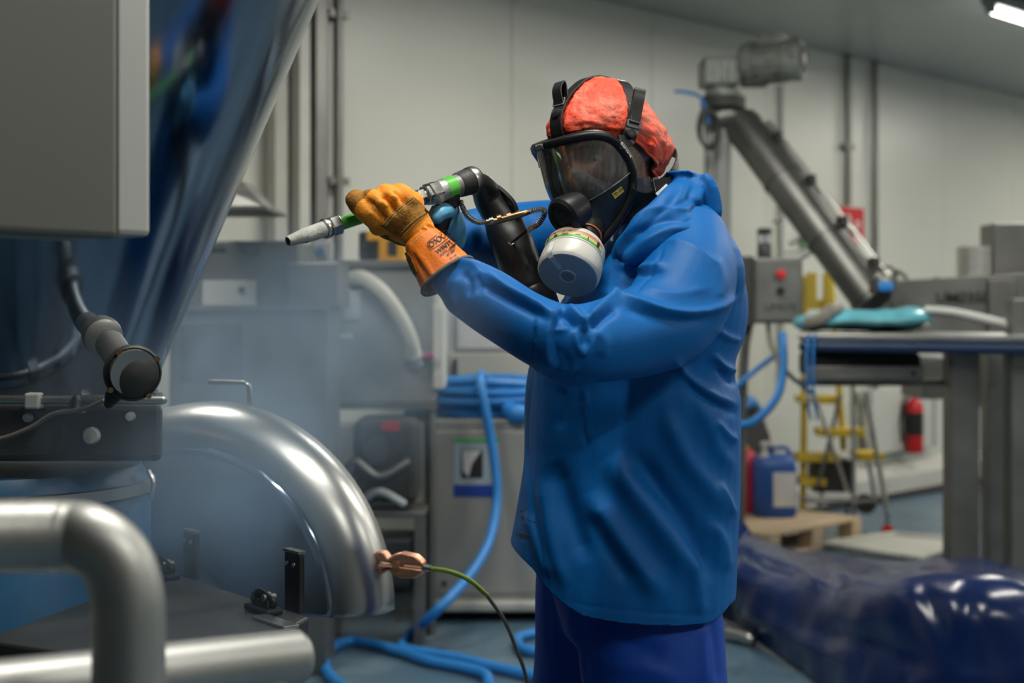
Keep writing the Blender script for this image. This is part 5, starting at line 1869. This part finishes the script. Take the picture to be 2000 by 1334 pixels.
# threaded neck with orange ring
nk0, nk1 = H(.022, .118, -.108), f_top + fax * .01 + V((.012, 0, .004))
MB().tube([nk0, nk0.lerp(nk1, .5), nk1], [.024, .022, .021], 24).build('filter_neck', 'black', mask)
nm_ = nk0.lerp(nk1, .55)
x_, y_ = perp(nk1 - nk0)
MB().tube([nm_ + x_ * (.0235 * math.cos(a)) + y_ * (.0235 * math.sin(a)) for a in np.linspace(0, 2 * math.pi, 25)], .0018, 6, k=49).build('seal_ring', 'orange', mask)

# print on the mask
def on_frame(body, i0, size, m, up_sgn=1, board=None):
    p = VO(i0)
    q = HM.transposed() @ (p - HC) - V((0, VC, 0))
    out = (HM @ V((q.x, q.y, 0))).normalized()
    tg_ = (VO(i0 + 1) - VO(i0 - 1)).normalized() * up_sgn
    upv = out.cross(tg_).normalized()
    c_ = p + out * .0085
    if board:
        patch('asset_label', [(-board / 2, -.0045), (board / 2, -.0045), (board / 2, .0045), (-board / 2, .0045)], c_, tg_, upv, 'white_l', fro, fbvh, -out, .0007, .004)
    return lettering('frame_print', body, c_, tg_, upv, size, m, fro, fbvh, -out, lift=.0013, bold=.0002)


i_top = min(range(n_), key=lambda i: abs(oc[i][0] + 16) + (1 if oc[i][1] < 0 else 0) * 100)
on_frame('54301', i_top, .0095, 'ink', 1, .026)
i_sd = min(range(n_), key=lambda i: abs(oc[i][0] - 75) + abs(oc[i][1] - .008) * 300)
on_frame('Drägerwerk', i_sd, .0068, 'white_l', 1)
yl = H(*vis(math.radians(58), -.066, .004))
yn = -(HM @ V((math.sin(math.radians(58)), math.cos(math.radians(58)), 0))).normalized()
yr = (HM @ V((math.cos(math.radians(58)), -math.sin(math.radians(58)), .36))).normalized()
yu = yr.cross(yn).normalized()
if yu.z < 0:
    yu = -yu
patch('yellow_label', [(-.0115, -.006), (.0115, -.006), (.0115, .006), (-.0115, .006)], yl, yr, yu, 'yellow_l', lo_, lo_bvh, yn, .0012, .004)
lettering('label_print', 'TD ER', yl, yr, yu, .0082, 'ink', lo_, lo_bvh, yn, lift=.0018)


# head harness
def hp(az, el, off):
    return H(*head_pt(math.radians(az), math.radians(el), off))


def hn(az, el):
    return (HM @ head_pt(math.radians(az), math.radians(el)).normalized())


def strap(path, w, nm='strap', t_=.0028):
    return MB().ribbon([hp(*q) for q in path], [hn(q[0], q[1]) for q in path], w, t_).build(nm, 'black', mask, smooth=50)


def buckle(c_, d_, n_v, w, parent):
    s_ = d_.cross(n_v).normalized()
    ring = [c_ + s_ * w / 2 + d_ * .006, c_ + s_ * w / 2 - d_ * .006, c_ - s_ * w / 2 - d_ * .006, c_ - s_ * w / 2 + d_ * .006]
    mb = MB()
    for i in range(4):
        mb.tube([ring[i] + n_v * .004, ring[(i + 1) % 4] + n_v * .004], .0014, 6)
    mb.build('buckle', 'chrome', parent)


s1 = strap([(2, 20, .030), (2, 28, .041), (2, 36, .041), (1, 46, .033), (0, 58, .023), (0, 72, .017), (0, 88, .016), (180, 75, .016), (180, 58, .016), (180, 40, .018)], .021, 'crown_strap')
MB().ribbon([hp(2, 18, .030), hp(2, 27, .043), hp(2, 36, .0435), hp(2, 46, .036)], [hn(2, 18), hn(2, 27), hn(2, 36), hn(2, 46)], .027, .003).build('strap_tab', 'black', s1, smooth=50)
c_ = hp(1, 47, .037)
buckle(c_, (hp(1, 52, .02) - hp(1, 46, .02)).normalized(), hn(1, 49), .026, s1)
MB().ribbon([hp(1, 46, .038), hp(0, 54, .050), hp(0, 60, .052), hp(0, 61, .046), hp(0, 54, .032)], [hn(0, 40), hn(0, 50), hn(0, 70), -hn(0, 50), -hn(0, 50)], .021, .0026).build('strap_loop', 'black', s1, smooth=50)
MB().lathe([(.010, 0), (.010, .003), (.007, .004), (.001, .004)], hp(2, 38, .045), hn(2, 38), 18).build('strap_stud', 'black_s', s1)
for sg in (1, -1):
    s2 = strap([(sg * 60, 4, .014), (sg * 68, 11, .018), (sg * 82, 24, .020), (sg * 104, 44, .017), (sg * 130, 56, .016), (sg * 170, 62, .016)], .021, 'temple_strap')
    p0 = H(*vis(math.radians(sg * 68), .022, .006))
    MB().ribbon([p0, hp(sg * 64, 7, .020), hp(sg * 70, 12, .023), hp(sg * 76, 17, .024)], [hn(sg * 60, 4), hn(sg * 64, 7), hn(sg * 70, 12), hn(sg * 76, 17)], .026, .004).build('strap_tab', 'black', s2, smooth=50)
    c_ = hp(sg * 75, 16, .027)
    dv_ = (hp(sg * 81, 24, .02) - hp(sg * 70, 12, .02)).normalized()
    buckle(c_, dv_, hn(sg * 75, 16), .027, s2)
    MB().box(c_ + dv_ * .012, (.020, .020, .008), Matrix((dv_, dv_.cross(hn(sg * 75, 16)), hn(sg * 75, 16))).transposed()).build('slider', 'black_s', s2, smooth=0, bevel=.002)
    MB().ribbon([c_ + dv_ * .008, c_ + dv_ * .026 + hn(sg * 80, 30) * .006, c_ + dv_ * .050 + hn(sg * 80, 30) * .014, c_ + dv_ * .064 + hn(sg * 80, 30) * .013, c_ + dv_ * .062 + hn(sg * 80, 30) * .002, c_ + dv_ * .030 - hn(sg * 80, 30) * .003],
                [hn(sg * 80, 30), hn(sg * 80, 30), hn(sg * 80, 30), dv_, -hn(sg * 80, 30), -hn(sg * 80, 30)], .021, .0026).build('strap_loop', 'black', s2, smooth=50)
    MB().lathe([(.009, 0), (.009, .004), (.006, .005), (.001, .005)], hp(sg * 69, 11, .026), hn(sg * 69, 11), 18).build('strap_stud', 'black_s', s2)
    # nape strap
    p1 = H(*vis(math.radians(sg * 76), -.055, .003))
    pts = [p1, H(sg * .084, .030, -.078), H(sg * .090, -.015, -.084), H(sg * .093, -.062, -.070), H(sg * .068, -.110, -.044), H(0, -.134, -.032)]
    nr = [HM @ V((sg, .2, 0)), HM @ V((sg, .1, 0)), HM @ V((sg, -.1, 0)), HM @ V((sg, -.6, 0)), HM @ V((sg * .6, -1, 0)), HM @ V((0, -1, 0))]
    s3 = MB().ribbon(pts, nr, .022, .0028).build('nape_strap', 'black', mask, smooth=50)
    c_ = H(sg * .091, .008, -.081)
    dv_ = (H(sg * .090, -.015, -.084) - H(sg * .084, .030, -.078)).normalized()
    buckle(c_, dv_, HM @ V((sg, 0, 0)), .027, s3)
    MB().ribbon([c_, c_ + dv_ * .020 + hl * sg * .010, c_ + dv_ * .032 + hl * sg * .010, c_ + dv_ * .030 + hl * sg * .002], [hl * sg, hl * sg, dv_, -hl * sg], .021, .003).build('strap_loop', 'black', s3, smooth=50)
    MB().ribbon([p1 - hf * -.004, H(sg * .086, .040, -.072), H(sg * .087, .016, -.075)], nr[:3], .028, .004).build('strap_tab', 'black', s3, smooth=50)

# ------------------------------------------------------------------ blasting gun
gun = thing('blasting_gun', 'green barrelled dry ice blasting gun aimed to the left', 'spray gun')
gt, gr = P(562, 471, 2.40), P(930, 350, 2.68)
ga = (gr - gt).normalized()
GL = (gr - gt).length


def gp(x):
    """Point on the gun axis that shows at photo column x."""
    k = (x - 1000) / F
    s_ = (k * gt.y - gt.x) / (ga.x - k * ga.y)
    return gt + ga * s_


def gs_(x):
    return (gp(x) - gt).length


MB().lathe([(.0035, .003), (.0075, 0), (.0085, .002), (gs_(592) * .0 + .0125, gs_(592)), (.0135, gs_(594)), (.0135, gs_(597)), (.0128, gs_(600)), (.0145, gs_(640))], gt, ga, 32).build('nozzle', 'frost', gun, smooth=35)
MB().lathe([(.0042, -.0004), (.0040, .02)], gt, ga, 20).build('nozzle_bore', 'gasket', gun)


def hexnut(x0, x1, r, nm, m='chrome', n=6):
    mb = MB()
    mb.lathe([(r * .9, gs_(x0)), (r, gs_(x0) + .002), (r, gs_(x1) - .002), (r * .9, gs_(x1))], gt, ga, n)
    return mb.build(nm, m, gun, smooth=20)


MB().lathe([(.0165, gs_(632)), (.018, gs_(634)), (.018, gs_(640)), (.0165, gs_(642))], gt, ga, 32).build('nozzle_collar', 'chrome', gun)
hexnut(642, 662, .0185, 'nozzle_nut')
MB().lathe([(.0118, gs_(660)), (.0118, gs_(822))], gt, ga, 28).build('barrel', 'gun_green', gun)
hexnut(812, 826, .0165, 'barrel_nut')
MB().lathe([(.013, gs_(824)), (.013, gs_(832))], gt, ga, 24).build('thread', 'chrome', gun)
hexnut(829, 838, .0195, 'barrel_nut')
hexnut(836, 856, .0225, 'large_nut')
MB().lathe([(.0195, gs_(854)), (.0205, gs_(857)), (.0205, gs_(898)), (.019, gs_(901))], gt, ga, 36).build('body', 'alu', gun)
MB().lathe([(.0209, gs_(866)), (.0209, gs_(885))], gt, ga, 36, caps=False).build('green_band', 'gun_green', gun)
MB().lathe([(.019, gs_(892)), (.0235, gs_(896)), (.0245, gs_(905)), (.0255, gs_(918)), (.024, gs_(930)), (.015, gs_(934)), (.001, gs_(935))], gt, ga, 36).build('rubber_end', 'black_d', gun)
MB().lathe([(.0262, gs_(916)), (.0270, gs_(918)), (.0270, gs_(925)), (.0262, gs_(927))], gt, ga, 36).build('hose_clamp', 'steel', gun)
# trigger grip
gd = V((-.12, .10, -1)).normalized()
b0 = gp(878)
grip = MB()
grip.tube([b0 + gd * .014, b0 + gd * .045 + V((-.006, 0, 0)), b0 + gd * .085 + V((-.014, 0, 0)), b0 + gd * .125 + V((-.02, 0, 0))], [.016, .015, .015, .014], 20, flat=[.022, .019, .018, .018], round_end=True)
grip.build('grip', 'black', gun)
mb = MB().box(gp(876) + gd * .024, (.050, .016, .022), rotz(math.atan2(ga.y, ga.x)))
mb.build('trigger_housing', 'black', gun, smooth=0, bevel=.004)
for x in (864, 887):
    MB().cyl(gp(x) + gd * .024 + V((0, -.016, 0)), gp(x) + gd * .024 + V((0, -.011, 0)), .004, n=12).build('housing_screw', 'chrome', gun)
MB().tube([gp(852) + gd * .028, gp(846) + gd * .05, gp(850) + gd * .08], [.004, .006, .005], 10, flat=[.006, .008, .007], round_end=True).build('trigger', 'steel', gun)

# black feed hose in its sleeve
t = thing('feed_hose', 'thick black feed hose hanging from the gun', 'hose')
hpth = [gp(926), gp(936) + V((.006, .008, -.010)), P(956, 386, 2.72), P(980, 425, 2.73), P(997, 470, 2.72), P(1014, 515, 2.71), P(1034, 562, 2.70), P(1056, 610, 2.72), P(1075, 680, 2.95), P(1090, 800, 3.10), P(1100, 1100, 3.12), V((.16, 3.16, .12)), V((.05, 3.4, .03))]
me = MB().tube(hpth, [.018, .022, .029, .035, .039, .041, .042, .041, .038, .034, .032, .03, .028], 24, k=120).mesh()
noise_disp(me, .004, 16, 8.8, 2)
mkobj('sleeve', me, 'black', t, smooth=80)
MB().tube([P(945, 352, 2.72), P(975, 368, 2.71), P(1002, 395, 2.70), P(1010, 420, 2.70)], .005, 8).build('side_hose', 'black', t)
MB().tube([P(992, 474, 2.675), P(999, 478, 2.668), P(1006, 473, 2.67), P(1004, 468, 2.672)], .0016, 6).build('wire_tie', 'chrome', t)

# air line with springs and fitting
t = thing('air_line', 'thin metal air line with coil springs along the gun hose', 'hose')
pa = [P(899, 392, 2.655), P(907, 412, 2.64), P(918, 426, 2.63), P(934, 434, 2.625), P(952, 434, 2.625)]
MB().tube(pa, .0032, 8).build('inner_line', 'black', t)
MB().tube(helix([list(p) for p in pa], .0044, 26, 208), .0010, 5, k=208).build('coil_spring', 'chrome', t)
pb = [P(950, 434, 2.625), P(972, 431, 2.625), P(1000, 423, 2.625), P(1022, 417, 2.625), P(1036, 413, 2.63)]
ba = (pb[3] - pb[1]).normalized()
MB().tube(pb, [.0055, .0062, .0066, .006, .0045], 14).build('coupling', 'brass', t)
for f_ in (.12, .3, .52, .74):
    c_ = pb[0].lerp(pb[4], f_)
    MB().cyl(c_ - ba * .004, c_ + ba * .004, .0085 if f_ in (.3, .52) else .0072, n=12).build('coupling_ring', 'chrome' if f_ in (.12, .74) else 'brass', t)
pc = [P(1036, 413, 2.63), P(1052, 409, 2.63), P(1064, 411, 2.63), P(1062, 422, 2.63), P(1052, 437, 2.635), P(1040, 444, 2.64), P(1031, 449, 2.645)]
MB().tube(pc, .0030, 8).build('inner_line', 'black', t)
MB().tube(helix([list(p) for p in pc], .0046, 30, 240), .0011, 5, k=240).build('coil_spring', 'chrome', t)
MB().tube([pc[-1], P(1012, 464, 2.66), P(1000, 474, 2.675)], .0028, 8).build('inner_line', 'black', t)

# ------------------------------------------------------------------ work glove on the barrel (left hand)
def Q(x, y, d=2.42):
    return P(x, y, d)


mb = MB()
# back of the hand and palm
mb.tube([Q(832, 472, 2.43), Q(812, 450, 2.435), Q(795, 432, 2.44), Q(778, 416, 2.445)], [.022, .024, .026, .024], 28, k=24, flat=[.026, .034, .041, .040], round_end=True)
mb.tube([Q(742, 438, 2.44), Q(775, 424, 2.43), Q(806, 396, 2.44)], [.021, .025, .021], 20, flat=[.021, .022, .020], round_end=True)   # knuckles
fingers = [
    [(746, 436, 2.440, .0215), (722, 416, 2.430, .0205), (703, 398, 2.440, .0200), (696, 391, 2.455, .0190)],
    [(766, 424, 2.430, .0195), (742, 398, 2.422, .0185), (724, 388, 2.440, .0175), (716, 398, 2.475, .016)],
    [(784, 408, 2.428, .0190), (764, 384, 2.424, .0180), (750, 379, 2.448, .0170), (742, 392, 2.485, .0155)],
    [(802, 396, 2.432, .0185), (786, 378, 2.435, .0170), (775, 378, 2.460, .0160), (770, 395, 2.492, .0150)]]
for fg in fingers:
    mb.tube([Q(a, b, c) for a, b, c, r in fg], [r for a, b, c, r in fg], 18, k=20, round_end=True)
# thumb under the barrel
mb.tube([Q(812, 462, 2.46), Q(786, 456, 2.49), Q(758, 448, 2.505), Q(738, 436, 2.512)], [.022, .021, .019, .016], 18, k=20, round_end=True)
me = remeshed(mb, .0026, 3)
noise_disp(me, .0016, 34, 2.2, 2)
gf = [([(760, 437), (735, 405), (718, 390)], 7, 4.5, 'c'), ([(776, 420), (758, 392), (742, 381)], 7, 4.5, 'c'), ([(795, 404), (778, 380), (766, 372)], 6, 4, 'c'),
      ([(742, 432), (722, 412)], 3, 6, 'r'), ([(758, 405), (745, 392)], 4, 5, 'r'), ([(778, 388), (765, 380)], 4, 5, 'r')]
for i in range(7):                                     # elastic gathers at the wrist
    f_ = i / 6
    ax_ = 792 + f_ * 52
    ay_ = 482 - f_ * 52
    gf.append(([(ax_ + 2, ay_ - 4), (ax_ + 8, ay_ + 2), (ax_ + 12, ay_ + 8)], 3.6, 3.0, 'r'))
    gf.append(([(ax_ - 3, ay_), (ax_ + 3, ay_ + 6), (ax_ + 8, ay_ + 12)], 3.4, 2.6, 'c'))
gf += [([(741, 445), (770, 466), (800, 492)], 2.0, 3, 'c')]
folds(me, gf)
px = seen_at(co_of(me))
mi = np.zeros(len(me.polygons), int)


def inpoly(x, y, poly):
    c_ = False
    j = len(poly) - 1
    for i in range(len(poly)):
        (xi, yi), (xj, yj) = poly[i], poly[j]
        if (yi > y) != (yj > y) and x < (xj - xi) * (y - yi) / (yj - yi) + xi:
            c_ = not c_
        j = i
    return c_


# leather: fingertip of the leading finger, backs of the other tips, palm edge (in hand coordinates)
tip0 = Q(696, 391, 2.455)
tdir = (Q(722, 416, 2.430) - tip0).normalized()
hx_, hy_ = (Q(806, 396, 2.42) - Q(742, 440, 2.42)).normalized(), V((-.72, 0, .69))
for i, p in enumerate(me.polygons):
    c_ = p.center
    a = (c_ - tip0).dot(tdir)
    leaf = a < .030 and (c_ - tip0).length < .045 and c_.x < X_(736, 2.43)
    if c_.y > 2.470 or leaf:
        mi[i] = 1
glove = mkobj('work_glove', me, ['glove', 'leather'], person, smooth=80)
me.polygons.foreach_set('material_index', mi)
glove['label'] = 'orange and brown work glove'
gbv = bvh_of(me)
gray = (Q(790, 425) - V((0, 0, CAMH))).normalized()


def gpoly(nm, pts, m, lift, thick, parent=glove, bv=None, dd=2.42):
    cx_ = sum(p[0] for p in pts) / len(pts)
    cy_ = sum(p[1] for p in pts) / len(pts)
    sc_ = dd / F
    return patch(nm, [((x - cx_) * sc_, -(y - cy_) * sc_) for x, y in pts], P(cx_, cy_, dd), (1, 0, 0), (0, 0, 1), m, parent, bv or gbv, gray, lift, .004, thick)


gpoly('knuckle_strap', [(743, 440), (773, 408), (806, 383), (824, 398), (838, 414), (808, 437), (783, 462), (762, 453)], 'leather', .0018, .002)
for a, b in (([(746, 440), (774, 411), (806, 386)], 0), ([(751, 443), (778, 414), (810, 389)], 1), ([(779, 460), (805, 433), (835, 412)], 2), ([(783, 464), (810, 437), (839, 416)], 3)):
    S_ = cr_spline(a, 22)
    for i in range(0, 21):
        q0 = S_[i]
        q1 = S_[i] * .45 + S_[i + 1] * .55
        hit = []
        for q in (q0, q1):
            h_ = gbv.ray_cast(P(q[0], q[1], 2.3), (P(q[0], q[1], 2.42) - P(q[0], q[1], 2.3)).normalized())
            if h_[0] is not None:
                hit.append(h_[0] - gray * .0034)
        if len(hit) == 2:
            if i == 0:
                sm = MB()
            sm.tube(hit, .0006, 5)
    sm.build('stitch_line', 'stitch', glove)
sm = MB()
for dx in (0, 5):
    S_ = cr_spline([(735 + dx, 394), (728 + dx, 405), (722 + dx, 420)], 9)
    for i in range(8):
        hit = []
        for q in (S_[i], S_[i] * .45 + S_[i + 1] * .55):
            h_ = gbv.ray_cast(P(q[0], q[1], 2.3), (P(q[0], q[1], 2.42) - P(q[0], q[1], 2.3)).normalized())
            if h_[0] is not None:
                hit.append(h_[0] - gray * .0006)
        if len(hit) == 2:
            sm.tube(hit, .0006, 5)
sm.build('stitch_line', 'stitch', glove)

# gauntlet cuff
k0, k1 = Q(824, 470, 2.43), Q(875, 541, 2.405)
ka = (k1 - k0).normalized()
kx = V((ka.z, 0, -ka.x)).normalized()
if kx.x < 0:
    kx = -kx
ky = ka.cross(kx).normalized()
KL = (k1 - k0).length


def cuff_ring(s_, rx, ry, wob=0.0):
    out = []
    for i in range(56):
        a = 2 * math.pi * i / 56
        ca, sa = math.cos(a), math.sin(a)
        w_ = 1 + wob * math.sin(9 * a)
        out.append(k0 + ka * s_ + kx * (math.copysign(abs(ca) ** .85, ca) * rx * w_) + ky * (sa * ry * w_))
    return out


cr_ = []
for j in range(18):
    f_ = j / 17
    cr_.append(cuff_ring(-.006 + f_ * (KL + .004), .030 + .0205 * f_ ** .8, .024 + .018 * f_, .02 * (1 - f_)))
cme = MB().rings(cr_, caps=False).mesh()
folds(cme, [([(803, 492), (835, 540), (848, 572)], 5, 4, 'c'), ([(810, 488), (842, 536), (858, 566)], 4, 5, 'r'), ([(840, 480), (865, 520)], 2, 8, 'r')])
cuff = mkobj('gauntlet_cuff', cme, 'cuff', glove, smooth=80)
so = cuff.modifiers.new('s', 'SOLIDIFY')
so.thickness = .002
cbv = bvh_of(cme)
rim = cuff_ring(KL - .002, .0512, .0427)
MB().tube(rim + [rim[0]], .0028, 8, k=112, caps=False).build('cuff_binding', 'binding', cuff)
seam = MB()
ring0 = cuff_ring(.000, .0312, .0252, .02)
ring1 = cuff_ring(.006, .0322, .0262, .02)
for i in range(56):
    seam.tube([ring0[i], ring1[i]], .0006, 5)
    seam.tube([ring1[i], ring0[(i + 1) % 56]], .0006, 5)
seam.build('cuff_stitching', 'stitch', cuff)
gpoly('leather_tab', [(790, 494), (797, 492), (806, 508), (814, 530), (812, 541), (806, 532), (795, 508)], 'leather', .002, .002, cuff, cbv)
tr_, tu_ = V((.83, 0, .56)).normalized(), V((-.56, 0, .83)).normalized()
for s_, x, y, size, b in (('OXXA', 857, 468, .0135, .0003), ('WINTER', 871, 480, .0105, .0002), ('ACRYL LINED', 875, 488, .0055, .0001), ('47-180', 880, 494, .0055, .0001), ('EN 388', 885, 501, .0045, .0), ('CE', 893, 505, .007, .0), ('2111', 897, 512, .0045, .0)):
    lettering('cuff_print', s_, Q(x, y, 2.38), tr_, tu_, size, 'ink', cuff, cbv, gray, lift=.0016, bold=b)
lo2 = MB()
lp = []
for a in np.linspace(0, 2 * math.pi, 41):
    ca, sa = math.cos(a), math.sin(a)
    q = Q(857, 468, 2.38) + tr_ * (math.copysign(abs(ca) ** .5, ca) * .0215) + tu_ * (math.copysign(abs(sa) ** .7, sa) * .0078)
    h_ = cbv.ray_cast(q - gray * .1, gray)
    lp.append((h_[0] if h_[0] is not None else q) - gray * .0016)
lo2.tube(lp, .0005, 5, k=81)
lo2.build('cuff_print_frame', 'ink', cuff)

# ------------------------------------------------------------------ nitrile glove on the grip (right hand)
mb = MB()
hb_ = b0 + gd * .055
mb.tube([P(890, 464, 2.755), P(885, 450, 2.725), P(879, 436, 2.695), P(872, 424, 2.670)], [.022, .025, .026, .022], 22, k=20, flat=[.030, .034, .036, .032], round_end=True)
mb.tube([P(880, 412, 2.665), P(871, 410, 2.640), P(860, 416, 2.620), P(854, 424, 2.615)], [.019, .018, .016, .014], 16, k=16, round_end=True)   # thumb web
for i, (dz, rr_) in enumerate(((0, .0135), (.021, .0135), (.042, .0125), (.062, .0115))):
    o_ = gd * dz
    mb.tube([P(878, 420, 2.70) + o_, P(858, 420, 2.655) + o_, P(846, 424, 2.645) + o_, P(839, 430, 2.662) + o_, P(842, 430, 2.690) + o_], [rr_ * 1.1, rr_, rr_, rr_ * .95, rr_ * .85], 14, k=24, round_end=True)
me = remeshed(mb, .0028, 3)
noise_disp(me, .0018, 26, 7.7, 2)
ng = mkobj('nitrile_glove', me, 'nitrile', person, smooth=80)
ng['label'] = 'light blue nitrile glove'
cr2 = []
c0_, c1_ = P(892, 456, 2.765), P(910, 470, 2.82)
x_, y_ = perp(c1_ - c0_)
MB().tube([c0_, c1_], [.033, .034], 28, flat=[.030, .031]).build('glove_cuff', 'nitrile', ng)

# ------------------------------------------------------------------ smoke
def smoke():
    lo, hi = V((-1.55, 2.0, .45)), V((.12, 4.9, 1.85))
    mb = MB().box((lo + hi) / 2, hi - lo)
    m = bpy.data.materials.new('drifting_vapour')
    m.use_nodes = True
    nt = m.node_tree
    for n in list(nt.nodes):
        nt.nodes.remove(n)
    o = nt.nodes.new('ShaderNodeOutputMaterial')
    pv = nt.nodes.new('ShaderNodeVolumePrincipled')
    pv.inputs['Color'].default_value = (0.52, 0.71, 0.92, 1)
    pv.inputs['Anisotropy'].default_value = 0.1
    tc = nt.nodes.new('ShaderNodeTexCoord')
    tot = None
    for c_, rad, amt in ((P(540, 700, 3.6), (.60, .75, .45), .9), (P(440, 960, 2.85), (.42, .40, .36), 1.5), (P(300, 860, 2.6), (.45, .35, .30), .8), (P(905, 610, 2.35), (.12, .15, .12), 1.0), (P(330, 1230, 2.15), (.3, .15, .10), .8)):
        sub = nt.nodes.new('ShaderNodeVectorMath')
        sub.operation = 'SUBTRACT'
        sub.inputs[1].default_value = c_
        dv_ = nt.nodes.new('ShaderNodeVectorMath')
        dv_.operation = 'DIVIDE'
        dv_.inputs[1].default_value = rad
        le = nt.nodes.new('ShaderNodeVectorMath')
        le.operation = 'LENGTH'
        mr = nt.nodes.new('ShaderNodeMapRange')
        mr.interpolation_type = 'SMOOTHSTEP'
        mr.inputs['From Min'].default_value = 1.0
        mr.inputs['From Max'].default_value = 0.0
        mr.inputs['To Min'].default_value = 0.0
        mr.inputs['To Max'].default_value = amt
        nt.links.new(tc.outputs['Object'], sub.inputs[0])
        nt.links.new(sub.outputs[0], dv_.inputs[0])
        nt.links.new(dv_.outputs[0], le.inputs[0])
        nt.links.new(le.outputs['Value'], mr.inputs['Value'])
        if tot is None:
            tot = mr.outputs[0]
        else:
            ad = nt.nodes.new('ShaderNodeMath')
            ad.operation = 'ADD'
            nt.links.new(tot, ad.inputs[0])
            nt.links.new(mr.outputs[0], ad.inputs[1])
            tot = ad.outputs[0]
    nz = nt.nodes.new('ShaderNodeTexNoise')
    nz.inputs['Scale'].default_value = 2.8
    nz.inputs['Detail'].default_value = 3
    nz.inputs['Distortion'].default_value = 0.6
    nt.links.new(tc.outputs['Object'], nz.inputs['Vector'])
    nr = nt.nodes.new('ShaderNodeMapRange')
    nr.inputs['From Min'].default_value = 0.40
    nr.inputs['From Max'].default_value = 0.66
    nr.inputs['To Min'].default_value = 0.04
    nr.inputs['To Max'].default_value = 1.9
    nt.links.new(nz.outputs['Fac'], nr.inputs['Value'])
    mu = nt.nodes.new('ShaderNodeMath')
    mu.operation = 'MULTIPLY'
    nt.links.new(tot, mu.inputs[0])
    nt.links.new(nr.outputs[0], mu.inputs[1])
    m2 = nt.nodes.new('ShaderNodeMath')
    m2.operation = 'MULTIPLY'
    m2.inputs[1].default_value = SMOKE
    nt.links.new(mu.outputs[0], m2.inputs[0])
    nt.links.new(m2.outputs[0], pv.inputs['Density'])
    nt.links.new(pv.outputs[0], o.inputs['Volume'])
    M['smoke'] = m
    ob = mb.build('smoke', 'smoke', smooth=0)
    tag(ob, 'pale blue vapour drifting around the dome lid', 'smoke', kind='stuff')
    return ob


SMOKE = 1.0
smoke()
